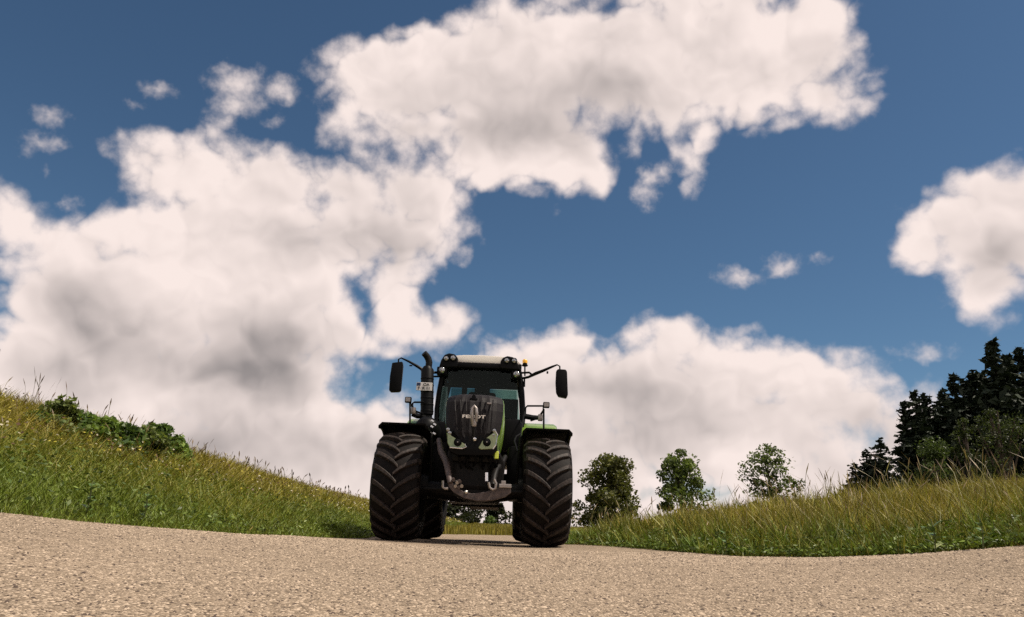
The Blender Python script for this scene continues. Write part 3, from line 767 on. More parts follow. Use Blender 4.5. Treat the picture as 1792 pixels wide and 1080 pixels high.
    pts0 = [(xc - hwt - 0.06, ztop + 0.057), (xc - hwt * 0.9, rt - 0.035), (xc - hwt * 0.5, rt - 0.008), (xc, rt), (xc + hwt * 0.5, rt - 0.008), (xc + hwt * 0.9, rt - 0.035), (xc + hwt + 0.06, ztop + 0.057)]
    mb.prism(pts0, yf - 0.09, yb + 0.1, 0.02); B(mb, 'roof', 'white', T, True)
    mb = MB(); mb.box((xc, (yf + yb) / 2 + 0.1, ztop - 0.02), (2 * hwt - 0.04, yb - yf - 0.25, 0.07), 0.02); B(mb, 'headliner', 'seat')
    mb = MB(); mb.box((xc, yb - 0.04, (zr + ztop) / 2 + 0.02), (2 * hwt + 0.02, 0.05, ztop - zr + 0.03), 0.01); B(mb, 'rear_header', 'seat')
    mb = MB(); mb.box((xc, yf + 0.16, ztop - 0.10), (2 * hwt - 0.1, 0.04, 0.16), 0.015, Matrix.Rotation(0.25, 3, 'X')); B(mb, 'sun_visor', 'seat')
    zl_ = L(838, 698, yb).z
    mb = MB(); mb.box((xc + 0.06, yb - 0.10, (zf + zl_) / 2), (2 * hw - 0.22, 0.06, zl_ - zf), 0.02); B(mb, 'rear_wall', 'seat')
    for dx in (-0.36, -0.1):
        mb = MB(); mb.box((xc + dx, yb - 0.16, (zl_ + zr) / 2), (0.10, 0.05, zr - zl_ + 0.1), 0.02); B(mb, 'wiper_motor_post', 'seat')
    # seat, wheel and console seen through the glass
    mb = MB(); mb.box((xc - 0.02, 2.75, zf + 0.12), (0.52, 0.5, 0.14), 0.05); st = B(mb, 'seat', 'seat', T, True)
    mb = MB(); mb.box((xc - 0.02, 3.02, zf + 0.42), (0.50, 0.14, 0.62), 0.05); mb.box((xc - 0.02, 3.05, zf + 0.78), (0.28, 0.10, 0.16), 0.04); B(mb, 'backrest', 'seat', st, True)
    mb = MB(); mb.box((xc + 0.36, 2.6, zf + 0.30), (0.14, 0.55, 0.10), 0.03); mb.box((xc + 0.38, 2.35, zf + 0.42), (0.18, 0.04, 0.14), 0.01); B(mb, 'armrest_console', 'black', T, True)
    mb = MB()
    Mt = Matrix.Rotation(R(35), 4, 'X'); cc = Vector((xc - 0.02, 2.28, zf + 0.33)); ring = [cc + Mt @ Vector((0.19 * math.cos(a), 0.19 * math.sin(a), 0)) for a in np.linspace(0, 2 * math.pi, 25)]
    mb.tube(ring, 0.016, 8); mb.tube([cc, cc + Vector((0, -0.2, -0.35))], 0.04, 8); mb.tube([cc + Vector((-.18, 0, 0)), cc + Vector((.18, 0, 0))], 0.014, 6); B(mb, 'steering_wheel', 'black', T, True)
    # roof light pods
    for poly, lamps in (([(768, 643), (772, 630), (778, 621), (786, 618), (796, 620), (801, 626), (802, 637), (800, 643)], [(781, 627.5, .045), (793, 626.5, .048)]),
                        ([(875, 645), (876, 632), (880, 626), (888, 623), (898, 625), (903, 630), (909, 642), (911, 648)], [(887, 631, .046), (900, 631.5, .045)])):
        mb = MB(); mb.prism([LZ(a, b, yf - 0.16) for a, b in poly], yf - 0.17, yf + 0.2, 0.02); pod = B(mb, 'light_pod', 'black')
        for a, b, r in lamps: round_lamp('work_light', pod, L(a, b, yf - 0.185), r, 0.05)
    for a, b in ((773, 648), (904, 655)):
        round_lamp('corner_light', T, L(a, b, yf - 0.2), 0.058, 0.09)
        mb = MB(); p = L(a, b, yf - 0.18); mb.box(p + Vector((0, 0.09, 0)), (0.17, 0.12, 0.14), 0.02); B(mb, 'light_bracket', 'black')
    # mirrors
    for arm, br, poly in (([(771, 652, 1.8), (757, 652, 1.72), (741, 648, 1.6), (730, 641, 1.6), (716, 633, 1.6), (702, 626.5, 1.6), (697.5, 629, 1.6), (697, 640, 1.6)], None, [(687, 636), (705, 634), (706, 641), (702, 684), (699, 686.5), (684, 687), (681.5, 684), (683, 660)]),
                          ([(906, 664, 1.8), (925, 660, 1.75), (937, 654, 1.7), (950, 649, 1.65), (966, 642, 1.6), (975, 638.5, 1.6), (979.5, 641, 1.6), (980, 652, 1.6)], None, [(973, 650), (976, 647), (990, 648), (992, 652), (993.5, 692), (991, 698), (977, 695), (973, 688), (972, 670)])):
        mb = MB(); mb.tube([L(*q) for q in arm], [.022, .022, .03, .026, .02, .013, .013, .013], 8); ar = B(mb, 'mirror_arm', 'black', T, True)
        mb = MB(); mb.prism([LZ(a, b, 1.6) for a, b in poly], 1.53, 1.64, 0.018); mi = B(mb, 'mirror', 'black', T, True)
        mb = MB(); cx = sum(q[0] for q in poly) / len(poly); cy = sum(q[1] for q in poly) / len(poly)
        mb.prism([LZ(cx + (a - cx) * .85, cy + (b - cy) * .9, 1.645) for a, b in poly], 1.642, 1.648); B(mb, 'mirror_glass', 'chrome', mi)
    mb = MB(); mb.tube([L(757, 650, 1.7), L(742, 656, 1.6), L(737, 646, 1.6)], [.02, .03, .02], 8); mb.tube([L(758, 659, 1.72), L(771, 659, 1.78)], 0.016, 8); mb.box(L(719, 640, 1.6), (0.05, 0.03, 0.02), 0.006); B(mb, 'arm_bracket', 'black', T, True)
    mb = MB(); mb.tube([L(906, 653, 1.8), L(926, 652, 1.72), L(931, 656, 1.7)], 0.018, 8); mb.tube([L(918, 662, 1.75), L(917, 677, 1.75)], [0.012, 0.02], 8); mb.box(L(958, 652, 1.62), (0.03, 0.03, 0.04), 0.006); B(mb, 'arm_bracket', 'black', T, True)
    # beacon
    mb = MB(); mb.tube([L(918.5, 658, 1.75), L(918.5, 640, 1.75)], 0.013, 8); q = L(918.5, 640, 1.75)
    mb.lathe([(-0.01, 0.0), (-0.01, 0.045), (0.012, 0.055), (0.02, 0.035), (0.04, 0.04)], q, 'z', 16); bc = B(mb, 'beacon', 'black', T, True)
    mb = MB(); mb.lathe([(0.04, 0.042), (0.085, 0.044), (0.105, 0.03), (0.11, 0)], q, 'z', 18); B(mb, 'beacon_lens', 'amber', bc, True)
    # handrails and side work lights
    for rail, low, post, lamp in (([(742, 704, 1.3), (725, 704, 1.3), (722, 706, 1.3), (721, 724, 1.3)], [(722, 724, 1.3), (730, 728, 1.3), (745, 730, 1.3)], (717.5, 704, 743), (714.5, 700)),
                                 ([(919, 728, 1.3), (919.5, 714, 1.3), (923, 710.5, 1.3), (950, 710.5, 1.3), (951, 718, 1.3)], [(915, 728, 1.3), (932, 731, 1.3), (949, 731, 1.3)], (951.5, 716, 757), (956, 709))):
        mb = MB(); mb.tube([L(*q) for q in rail], 0.015, 8); hr = B(mb, 'handrail', 'black', T, True)
        mb = MB(); mb.tube([L(*q) for q in low], [0.045, 0.042, 0.03], 8); B(mb, 'rail_bracket', 'black', hr, True)
        mb = MB(); mb.tube([L(post[0], post[1], 0.35), L(post[0], post[2] + 2, 0.25)], 0.014, 8); po = B(mb, 'lamp_post', 'black', T, True)
        mb = MB(); c = L(lamp[0], lamp[1], 0.32); mb.box(c, (0.095, 0.08, 0.085), 0.015); wl = B(mb, 'work_light', 'black', T, True)
        mb = MB(); mb.box(c + Vector((0, -0.042, 0)), (0.07, 0.008, 0.06), 0.003); B(mb, 'lens', 'steel', wl)
        mb = MB(); sg = 1 if post[0] > 800 else -1
        mb.tube([L(post[0], post[1] + 2, 0.35), L(post[0] - sg * 10, post[1] + 16, 0.8), L(post[0] - sg * 22, post[1] + 20, 1.3)], 0.016, 8); B(mb, 'lamp_stay', 'black', po, True)
        mb = MB(); c = L(post[0] - sg * 6, post[1] + 15, 0.5); mb.box(c, (0.07, 0.08, 0.10), 0.015); B(mb, 'indicator', 'steel', po, True)
    mb = MB(); mb.tube([L(905, 790, 0.6), L(900, 772, 0.7), L(903, 764, 0.8), L(911, 759, 0.9), L(916, 730, 1.2), L(918, 720, 1.3)], 0.014, 8); B(mb, 'grab_rail', 'black', T, True)
    return T
tractor = build_tractor()

# ------------------------------------------------------------------ grass and herbs
def in_view(x, y, m=1.15):
    return (np.abs(x) < (0.70 * y + 1.0) * m) & (y > 2.5)

def blades(name, x, y, h, w, bend, col, label, z0=None, lean=None):
    n = len(x); z = ground_z(x, y) - 0.03 if z0 is None else z0
    a = rng.random(n) * 6.283; ba = rng.random(n) * 6.283
    sx, sy = np.cos(a) * w / 2, np.sin(a) * w / 2
    bx, by = np.cos(ba) * bend * h, np.sin(ba) * bend * h
    if lean is not None: bx = bx + lean * h
    V = np.zeros((n, 5, 3))
    for i, (t, f, k) in enumerate(((0, 0.8, 1), (0, 0.8, -1), (0.5, 1.0, 1), (0.5, 1.0, -1), (1, 0, 0))):
        bb = t ** 1.8
        V[:, i, 0] = x + bx * bb + sx * f * k; V[:, i, 1] = y + by * bb + sy * f * k; V[:, i, 2] = z + h * t * (1 - 0.25 * bend * t)
    o = np.arange(n)[:, None] * 5
    q = (o + np.array([[0, 1, 3, 2]])); t = (o + np.array([[2, 3, 4]]))
    F = np.concatenate([q.ravel(), t.ravel()]); S = np.concatenate([np.full(n, 4), np.full(n, 3)])
    cc = np.repeat(col, 5, 0).reshape(n, 5, 3).copy(); 
    return V.reshape(-1, 3), F, S, cc.reshape(-1, 3)

def leaves_at(cx, cy, cz, size, col, flat=0.5, asp=0.5):
    """leaf-shaped 4-gons with random tilt"""
    n = len(cx)
    u = rng.normal(size=(n, 3)); u[:, 2] *= flat; u /= np.linalg.norm(u, axis=1)[:, None]
    v = rng.normal(size=(n, 3)); v[:, 2] *= flat; v -= u * (u * v).sum(1)[:, None]; v /= np.linalg.norm(v, axis=1)[:, None]
    c = np.column_stack([cx, cy, cz]); s = np.asarray(size)[:, None]
    V = np.stack([c - u * s * 0.5, c + v * s * asp * 0.5 - u * s * 0.05, c + u * s * 0.5, c - v * s * asp * 0.5 - u * s * 0.05], 1)
    F = (np.arange(n)[:, None] * 4 + np.arange(4)[None]).ravel()
    return V.reshape(-1, 3), F, np.full(n, 4), np.repeat(col, 4, 0)

def join(parts):
    V = []; F = []; S = []; Cc = []; o = 0
    for v, f, s, c in parts:
        V.append(v); F.append(f + o); S.append(s); Cc.append(c); o += len(v)
    return np.vstack(V), np.concatenate(F), np.concatenate(S), np.vstack(Cc)

def lerp(a, b, t): return np.asarray(a)[None] * (1 - t[:, None]) + np.asarray(b)[None] * t[:, None]
def patch(x, y, s=1.0):
    return 0.5 + 0.25 * np.sin(1.7 * s * x + 0.6 * s * y + 1) + 0.25 * np.sin(0.8 * s * y - 1.1 * s * x + 2.5 * np.sin(0.5 * s * x))

GREEN, OLIVE, STRAW, DARK = (0.125, 0.175, 0.020), (0.255, 0.215, 0.030), (0.38, 0.29, 0.10), (0.035, 0.060, 0.012)

def vary(col, n, k=0.3):
    return col * (1 + k * (rng.random((n, 1)) - 0.5) * 2) * (1 + 0.1 * (rng.random((n, 3)) - 0.5))

def seedhead(parts, x, y, z, h, w, col, colh, lean):
    """a thin stalk with a swollen seed head at the top"""
    n = len(x); la = rng.random(n) * 6.283; lx = np.cos(la) * lean * h; ly = np.sin(la) * lean * h
    a = rng.random(n) * 6.283
    V = np.zeros((n, 8, 3))
    prof = [(0, w), (0.80, w * 0.8), (0.90, w * 2.6), (1.0, w * 0.6)]
    for i, (t, ww) in enumerate(prof):
        b = t ** 2
        for k in (0, 1):
            sg = 1 if k else -1
            V[:, i * 2 + k, 0] = x + lx * b + np.cos(a) * ww * sg / 2; V[:, i * 2 + k, 1] = y + ly * b + np.sin(a) * ww * sg / 2
            V[:, i * 2 + k, 2] = z + h * t * (1 - 0.3 * lean * t)
    o = np.arange(n)[:, None] * 8
    F = np.concatenate([(o + np.array([[i * 2, i * 2 + 1, i * 2 + 3, i * 2 + 2]])).ravel() for i in range(3)])
    c = np.repeat(col[:, None], 8, 1).copy(); c[:, 4:] = colh[:, None]
    parts.append((V.reshape(-1, 3), F, np.full(n * 3, 4), c.reshape(-1, 3)))

def sample(n, side, dmax, ymin, ymax, p=1.0):
    y = ymin * (ymax / ymin) ** (rng.random(n) ** p)
    d = dmax * rng.random(n) ** 1.3
    x = (XL(y) * 0 + np.interp(y, _yl, _xl) - d) if side < 0 else XR(np.minimum(y, 19)) + d
    return x, y, d

def build_grass():
    # ---- left bank
    P = []
    x, y, d = sample(330000, -1, 14.0, 3.4, 75)
    ok = in_view(x, y) & ~((x < XR(y) + 0.1) & (x > XL(y) - 0.04)); x, y, d = x[ok], y[ok], d[ok]; n = len(x)
    up = np.clip(sst(0.2, 4.0, d + 1.6 * (patch(x, y) - 0.5) + 0.8 * (rng.random(n) - 0.5)), 0, 1)
    h = (0.13 + 0.24 * up) * (0.6 + 0.8 * rng.random(n)) * sst(-0.25, 0.5, d) + 0.03
    col = vary(lerp(GREEN, OLIVE, np.clip(up * 1.1 + 0.5 * (rng.random(n) - 0.5), 0, 1)), n, 0.4)
    st = rng.random(n) < 0.10 * up; col[st] = vary(lerp(OLIVE, STRAW, rng.random(n)), n)[st]
    P.append(blades('', x, y, h, np.maximum(0.005, 0.0010 * y) * (0.7 + 0.7 * rng.random(n)), 0.35 + 0.5 * rng.random(n), col, ''))
    # broad herb leaves low on the bank
    x, y, d = sample(17000, -1, 3.4, 3.6, 30); ok = in_view(x, y); x, y, d = x[ok], y[ok], d[ok]; n = len(x)
    hz = rng.random(n) * (0.10 + 0.12 * sst(0, 1, d)); pc = patch(x * 1.7, y * 1.7)
    ok = rng.random(n) < 0.35 + 0.9 * pc; x, y, d, hz = x[ok], y[ok], d[ok], hz[ok]; n = len(x)
    col = vary(lerp((0.045, 0.075, 0.014), (0.17, 0.22, 0.04), rng.random(n) ** 1.4), n, 0.35)
    P.append(leaves_at(x, y, ground_z(x, y) + 0.02 + hz, 0.022 + 0.038 * rng.random(n), col, 0.5, 0.45))
    # flower heads and umbels
    x, y, d = sample(9000, -1, 12.0, 5, 60); ok = in_view(x, y) & (d > 0.8); x, y = x[ok], y[ok]; n = len(x)
    col = np.where((rng.random(n) < 0.45)[:, None], np.array([[0.42, 0.36, 0.05]]), np.array([[0.42, 0.38, 0.27]])); dk = rng.random(n) < 0.35; col[dk] = (0.10, 0.055, 0.03)
    P.append(leaves_at(x, y, ground_z(x, y) + 0.26 + 0.2 * rng.random(n), (0.018 + 0.02 * rng.random(n)) * np.maximum(1, y / 14), col, 0.3, 0.8))
    me = np_mesh('bank_grass', *join(P))
    tag(link('bank_grass', me, M['grass']), 'green and ochre meadow grass covering the bank left of the tractor', 'grass', kind='stuff')
    # ---- right verge and meadow
    P = []
    x, y, d = sample(150000, 1, 9.0, 4.3, 40); ok = in_view(x, y); x, y, d = x[ok], y[ok], d[ok]
    x2, y2, d2 = sample(130000, 1, 85.0, 9, 120); ok = in_view(x2, y2) ; x, y, d = np.concatenate([x, x2[ok]]), np.concatenate([y, y2[ok]]), np.concatenate([d, d2[ok]])
    ok = ~((x < XR(y) + 0.06) & (x > XL(y) - 0.04)); x, y, d = x[ok], y[ok], d[ok]; n = len(x)
    up = np.clip(sst(0.0, 2.2, d + 1.5 * (patch(x * 1.5, y * 1.5) - 0.5) + 0.8 * (rng.random(n) - 0.5)), 0, 1)
    h = (0.14 + 0.17 * sst(0, 1.2, d) * (0.4 + 1.1 * patch(x, y, 1.6))) * (0.5 + 0.8 * rng.random(n)) * sst(-0.15, 0.35, d) + 0.03
    col = vary(lerp(GREEN, OLIVE, np.clip(up + 0.7 * (rng.random(n) - 0.5), 0, 1)), n, 0.4)
    st = rng.random(n) < 0.14 * up; col[st] = vary(lerp(OLIVE, STRAW, rng.random(n)), n)[st]
    br = rng.random(n) < 0.14 * up; col[br] = vary(lerp((0.12, 0.075, 0.03), (0.20, 0.13, 0.05), rng.random(n)), n)[br]
    col *= (0.72 + 0.6 * patch(x * 2.3, y * 2.3 + 1.7 * x))[:, None]
    P.append(blades('', x, y, h, np.maximum(0.007, 0.0012 * y) * (0.7 + 0.8 * rng.random(n)), 0.3 + 0.6 * rng.random(n), col, ''))
    x, y, d = sample(26000, 1, 1.5, 4.3, 26); ok = in_view(x, y); x, y, d = x[ok], y[ok], d[ok]; n = len(x)
    hz = rng.random(n) * (0.05 + 0.16 * sst(0, 0.6, d)); ok = rng.random(n) < 0.25 + 0.95 * patch(x * 2.1, y * 2.1); x, y, d, hz = x[ok], y[ok], d[ok], hz[ok]; n = len(x)
    col = vary(lerp((0.05, 0.085, 0.015), (0.17, 0.23, 0.035), rng.random(n) ** 1.3), n, 0.35)
    P.append(leaves_at(x, y, ground_z(x, y) + 0.02 + hz, 0.022 + 0.045 * rng.random(n), col, 0.55, 0.42))
    # tufts of long blades that break up the verge
    tn = 900; tx, ty, td = sample(tn, 1, 3.6, 4.6, 15); nb = 22
    x = np.repeat(tx, nb) + rng.normal(0, 0.05, tn * nb); y = np.repeat(ty, nb) + rng.normal(0, 0.05, tn * nb); td = np.repeat(td, nb); n = len(x)
    ok = in_view(x, y) & (td > 0.12); x, y, td = x[ok], y[ok], td[ok]; n = len(x)
    h = (0.16 + 0.28 * sst(0, 0.9, td)) * (0.55 + 0.85 * rng.random(n))
    tc = np.repeat(rng.random(tn), nb)[ok]; tb = np.repeat(0.6 + 0.6 * rng.random(tn), nb)[ok]
    col = vary(lerp((0.10, 0.16, 0.02), (0.33, 0.265, 0.055), np.clip(0.7 * tc + 0.3 * rng.random(n) + 0.55 * sst(0.1, 1.3, td) - 0.32, 0, 1)), n, 0.4) * tb[:, None]
    P.append(blades('', x, y, h, np.maximum(0.008, 0.0014 * y) * (0.7 + 0.7 * rng.random(n)), 0.12 + 0.55 * rng.random(n), col, ''))
    me = np_mesh('verge_grass', *join(P))
    tag(link('verge_grass', me, M['grass']), 'tall green and straw coloured grass along the right road edge and meadow', 'grass', kind='stuff')
    # ---- meadow beyond the tractor and around the bend
    P = []
    n = 60000; y = 22 * (95 / 22) ** rng.random(n); x = -12 + rng.random(n) * 30
    ok = ~((x < XR(y) + 0.1) & (x > XL(y) - 0.1)) & ~(x < np.interp(y, _yl, _xl)); x, y = x[ok], y[ok]; n = len(x)
    col = vary(lerp(OLIVE, (0.17, 0.145, 0.03), rng.random(n)), n, 0.3)
    P.append(blades('', x, y, 0.22 + 0.2 * rng.random(n), 0.0013 * y, 0.4 * rng.random(n), col, ''))
    me = np_mesh('meadow_grass', *join(P))
    tag(link('meadow_grass', me, M['grass']), 'ochre meadow grass seen under and behind the tractor', 'grass', kind='stuff')
    # ---- stalks with seed heads
    P = []
    x, y, d = sample(2600, -1, 13.0, 6, 60); ok = in_view(x, y) & (d > 2.0); x, y, d = x[ok], y[ok], d[ok]; n = len(x)
    seedhead(P, x, y, ground_z(x, y), (0.36 + 0.36 * rng.random(n) ** 2), np.maximum(0.0035, 0.0006 * y), vary(lerp(OLIVE, (0.10, 0.08, 0.04), rng.random(n)), n), vary(lerp((0.10, 0.055, 0.04), (0.2, 0.14, 0.07), rng.random(n)), n), 0.15 + 0.3 * rng.random(n))
    x, y, d = sample(420, -1, 10.0, 8, 45); ok = in_view(x, y) & (d > 5.0); x, y, d = x[ok], y[ok], d[ok]; n = len(x)
    seedhead(P, x, y, ground_z(x, y), (0.60 + 0.4 * rng.random(n)), np.maximum(0.004, 0.0007 * y), vary(lerp((0.08, 0.07, 0.03), (0.10, 0.08, 0.04), rng.random(n)), n), vary(lerp((0.07, 0.045, 0.035), (0.12, 0.08, 0.05), rng.random(n)), n), 0.1 + 0.25 * rng.random(n))
    me = np_mesh('seed_stalks', *join(P)); tag(link('seed_stalks', me, M['grass']), 'thin brown seed stalks standing along the crest of the left bank', 'grass', kind='stuff')
    P = []
    x, y, d = sample(650, 1, 6.0, 4.8, 20); ok = in_view(x, y) & (d > 0.35); x, y, d = x[ok], y[ok], d[ok]; n = len(x)
    seedhead(P, x, y, ground_z(x, y), (0.30 + 0.55 * rng.random(n) ** 2.0), np.maximum(0.003, 0.0006 * y), vary(lerp((0.15, 0.16, 0.04), (0.3, 0.24, 0.10), rng.random(n)), n), vary(lerp((0.16, 0.10, 0.06), (0.34, 0.27, 0.15), rng.random(n)), n), 0.08 + 0.4 * rng.random(n))
    x, y, d = sample(300, 1, 3.5, 4.8, 9.5); ok = in_view(x, y) & (d > 0.4); x, y, d = x[ok], y[ok], d[ok]; n = len(x)
    seedhead(P, x, y, ground_z(x, y), (0.48 + 0.5 * rng.random(n) ** 1.3), np.full(n, 0.003), vary(lerp((0.18, 0.17, 0.06), (0.34, 0.29, 0.16), rng.random(n)), n), vary(lerp((0.16, 0.10, 0.07), (0.40, 0.34, 0.24), rng.random(n)), n), 0.1 + 0.65 * rng.random(n))
    me = np_mesh('tall_stalks', *join(P)); tag(link('tall_stalks', me, M['grass']), 'tall nodding straw stalks with seed heads on the right verge', 'grass', kind='stuff')
build_grass()

# a few broad-leaved weeds that stand out from the verge
def weed(px, py, Y, n, size, label, pale=False):
    p = at(px, py, Y); x, y = p[0], p[1]; z = float(ground_z(x, y))
    W = empty('weed', (x, y, z)); tag(W, label, 'weed', 'broad-leaved weeds at the road edge')
    mb = MB(); mb.tube([(0, 0, -0.02), (0.01, 0, 0.12), (0.0, 0.01, 0.24)], [0.006, 0.005, 0.003], 6); 
    st = mb.build('stem', M['weedstem'], W)
    for k in range(n):
        a = k * 2.4 + random.random(); s = size * random.uniform(0.7, 1.1); up = random.uniform(0.5, 1.1)
        V = []; m = 6
        for i in range(m + 1):
            t = i / m; r = s * t; zz = s * (up * t - 0.75 * up * t * t) + 0.03 + 0.03 * k; wd = 0.30 * s * math.sin(math.pi * min(1, t * 0.93 + 0.07)) ** 0.8
            for q in (-1, 0, 1):
                V.append((math.cos(a) * r - math.sin(a) * wd * q, math.sin(a) * r + math.cos(a) * wd * q, zz + 0.12 * wd * abs(q)))
        F = []
        for i in range(m):
            for q in (0, 1): F.append((i * 3 + q, i * 3 + q + 1, i * 3 + q + 4, i * 3 + q + 3))
        mb = MB(); mb.add(V, F); mb.build('leaf', M['weedpale' if pale and k < 2 else 'weedleaf'], W, True, False)
M['weedstem'] = mat('weed_stem', (0.10, 0.12, 0.04), 0.7)
M['weedleaf'] = mat('weed_leaf', (0.07, 0.13, 0.025), 0.45, var=0.3, scale=20)
M['weedpale'] = mat('weed_leaf_pale', (0.30, 0.33, 0.13), 0.5, var=0.2, scale=20)
weed(1635, 950, 5.9, 6, 0.14, 'weed with one pale broad leaf at the edge of the gravel', True)
weed(1720, 955, 5.5, 7, 0.09, 'leafy weed in the verge below the dark spruces')
weed(1270, 965, 8.3, 7, 0.10, 'low leafy weed at the verge between the two round trees and the gravel')
weed(150, 900, 5.6, 7, 0.09, 'broad-leaved weed at the foot of the left bank')
weed(250, 912, 6.2, 7, 0.085, 'glossy weed low on the left bank beneath the shrubs')

# ------------------------------------------------------------------ trees
def trunk_mesh(segs):
    mb = MB()
    for pts, r in segs: mb.tube(pts, r, 7)
    return mb

def broadleaf(name, px, base_py, Y, top_py, width_px, label, group, cols, nleaf=5200, leaf=0.17, lean=0.0, lobes=16, seed=1, low=0.15, cat='tree', holes=0.5):
    r = np.random.default_rng(seed)
    b = hit(px, base_py) if Y is None else at(px, base_py, Y)
    if Y is None: Y = b[1]
    x0, y0 = b[0], b[1]; z0 = float(ground_z(x0, y0)) - 0.05
    top = at(px, top_py, Y)[2]; H = top - z0; Wd = width_px / FPX * Y * 1.17
    T = empty(name, (x0, y0, z0)); tag(T, label, cat, group)
    cen = []
    for i in range(lobes * 3):
        f = low + (1 - low) * r.random()
        env = math.sin(math.pi * min(1, max(0.0, (f - low) / (1 - low)) ** 0.75 * 0.80 + 0.15)) ** 0.6
        a = r.random() * 6.283; rr = Wd / 2 * env * (r.random() ** 0.5) * (0.72 + 0.16 * math.sin(2 * a + seed) + 0.16 * math.sin(3 * a + 9 * f + seed * 2))
        cen.append((math.cos(a) * rr + lean * H * f, math.sin(a) * rr, H * f * 0.93, Wd * (0.07 + 0.12 * r.random() ** 1.5)))
    cen = np.array(cen)
    segs = [([(0, 0, -0.1), (0.03 * H, 0.0, H * 0.25), (lean * H * 0.6, 0.02 * H, H * 0.55), (lean * H, 0, H * 0.88)], [0.035 * H, 0.026 * H, 0.016 * H, 0.004 * H])]
    for i in range(0, len(cen), 3):
        c = cen[i]; f0 = max(0.08, c[2] / H - 0.28); p0 = (lean * H * f0 * .8, 0, H * f0)
        pm = tuple((np.array(p0) + c[:3]) / 2 + np.array([0, 0, -0.02 * H])); segs.append(([p0, pm, tuple(c[:3])], [0.012 * H, 0.007 * H, 0.003 * H]))
    trunk_mesh(segs).build('trunk', M['bark'], T)
    k = r.integers(0, len(cen), nleaf); c = cen[k]
    u = r.normal(size=(nleaf, 3)); u /= np.linalg.norm(u, axis=1)[:, None]; rad = c[:, 3] * (0.35 + 0.75 * r.random(nleaf) ** 0.6)
    p = c[:, :3] + u * rad[:, None] * np.array([1.0, 1.0, 0.75])
    p[:, 2] = np.clip(p[:, 2], 0.03 * H, None)
    col = 1.3 * lerp(cols[0], cols[1], r.random(nleaf)) * (0.75 + 0.5 * r.random((len(cen), 1))[k])
    v, F, S, cc = leaves_at(p[:, 0], p[:, 1], p[:, 2], leaf * (0.6 + 0.7 * r.random(nleaf)), col, 0.8, 0.6)
    cr = link('crown', np_mesh('crown', v, F, S, cc), M['leaf'], T); cr['kind'] = 'stuff'
    return T

def spruce(px, base_py, Y, top_py, label, group, seed, spread=0.21, thick=1.0, base_f=0.03, col=((0.010, 0.018, 0.010), (0.022, 0.034, 0.016))):
    r = np.random.default_rng(seed)
    b = at(px, base_py, Y); x0, y0 = b[0], b[1]; z0 = float(ground_z(x0, y0)) - 0.1
    top = at(px, top_py, Y)[2]; H = top - z0
    T = empty('spruce_tree', (x0, y0, z0)); tag(T, label, 'tree', group)
    mb = MB(); mb.tube([(0, 0, -0.2), (0, 0, H * 0.5), (0, 0, H * 0.99)], [0.018 * H, 0.011 * H, 0.002 * H], 8); mb.build('trunk', M['bark'], T)
    P_ = []; sz = []; Cc = []
    nw = int(20 + H * 1.3)
    for i in range(nw):
        f = base_f + (1 - base_f) * (i / nw) ** 0.95
        Lb = H * spread * (1 - f) ** 0.8 * (0.55 + 0.75 * r.random()) + 0.015 * H
        nb = 12 if f < 0.8 else 7
        for j in range(nb):
            a = j * 6.283 / nb + i * 2.1 + 0.5 * r.random(); Lq = Lb * (0.65 + 0.5 * r.random()); droop = 0.15 + 0.35 * (1 - f)
            zz = f * H + 0.045 * H * (r.random() - 0.5); m = max(5, int(Lq / (0.022 * H) * 2.0))
            t = r.random(m) ** 0.8; lat = (r.random(m) - 0.5) * Lq * (0.55 - 0.45 * t)
            px_ = Lq * t; pz = zz - droop * Lq * t + 0.55 * droop * Lq * t ** 3 - 0.15 * np.abs(lat) - 0.03 * Lq * r.random(m)
            P_.append(np.column_stack([px_ * math.cos(a) - lat * math.sin(a), px_ * math.sin(a) + lat * math.cos(a), pz]))
            sz.append(0.024 * H * (0.6 + 0.8 * r.random(m)) * (1.15 - 0.5 * f)); tc = np.array(col[0]) + (np.array(col[1]) - np.array(col[0])) * r.random(); Cc.append(np.repeat(tc[None], m, 0))
    P_ = np.vstack(P_); V, F, S, Cc = leaves_at(P_[:, 0], P_[:, 1], P_[:, 2], np.concatenate(sz) * 1.9 * thick, np.vstack(Cc), 0.45, 0.5)
    # leader tuft
    cr = link('crown', np_mesh('crown', np.array(V), np.array(F), np.array(S), np.array(Cc)), M['needle'], T); cr['kind'] = 'stuff'
    return T

GA, GB = ((0.035, 0.055, 0.014), (0.115, 0.15, 0.035))
broadleaf('orchard_tree', 1065, 922, 48, 795, 128, 'wide round brown-green tree next to the right front tyre', None, ((0.035, 0.045, 0.014), (0.115, 0.115, 0.03)), 9500, 0.23, lobes=30, seed=11, low=0.10)
broadleaf('orchard_tree', 1192, 908, 47, 783, 108, 'upright leafy tree with gaps low in its crown, beside the wide round tree', None, (GA, GB), 6500, 0.21, lobes=22, seed=5, low=0.12)
broadleaf('young_tree', 1348, 892, 40, 773, 88, 'slender young tree with thin open crown leaning over the meadow grass', None, ((0.04, 0.06, 0.02), (0.12, 0.15, 0.05)), 3600, 0.15, lobes=16, seed=9, low=0.10)
broadleaf('sapling', 1392, 880, 38, 838, 34, 'small sparse sapling beside the slender young tree', None, (GA, GB), 420, 0.13, lobes=6, seed=21)
broadleaf('broadleaf_tree', 1640, 858, 80, 762, 100, 'green broadleaf tree standing in front of the dark spruces', None, ((0.025, 0.04, 0.01), (0.06, 0.085, 0.022)), 7000, 0.24, lobes=26, seed=31, low=0.05)
broadleaf('broadleaf_tree', 1760, 830, 78, 688, 110, 'tall olive broadleaf tree merging with the spruces at the wood edge', None, ((0.022, 0.032, 0.01), (0.05, 0.065, 0.02)), 7000, 0.26, lobes=26, seed=33, low=0.05)
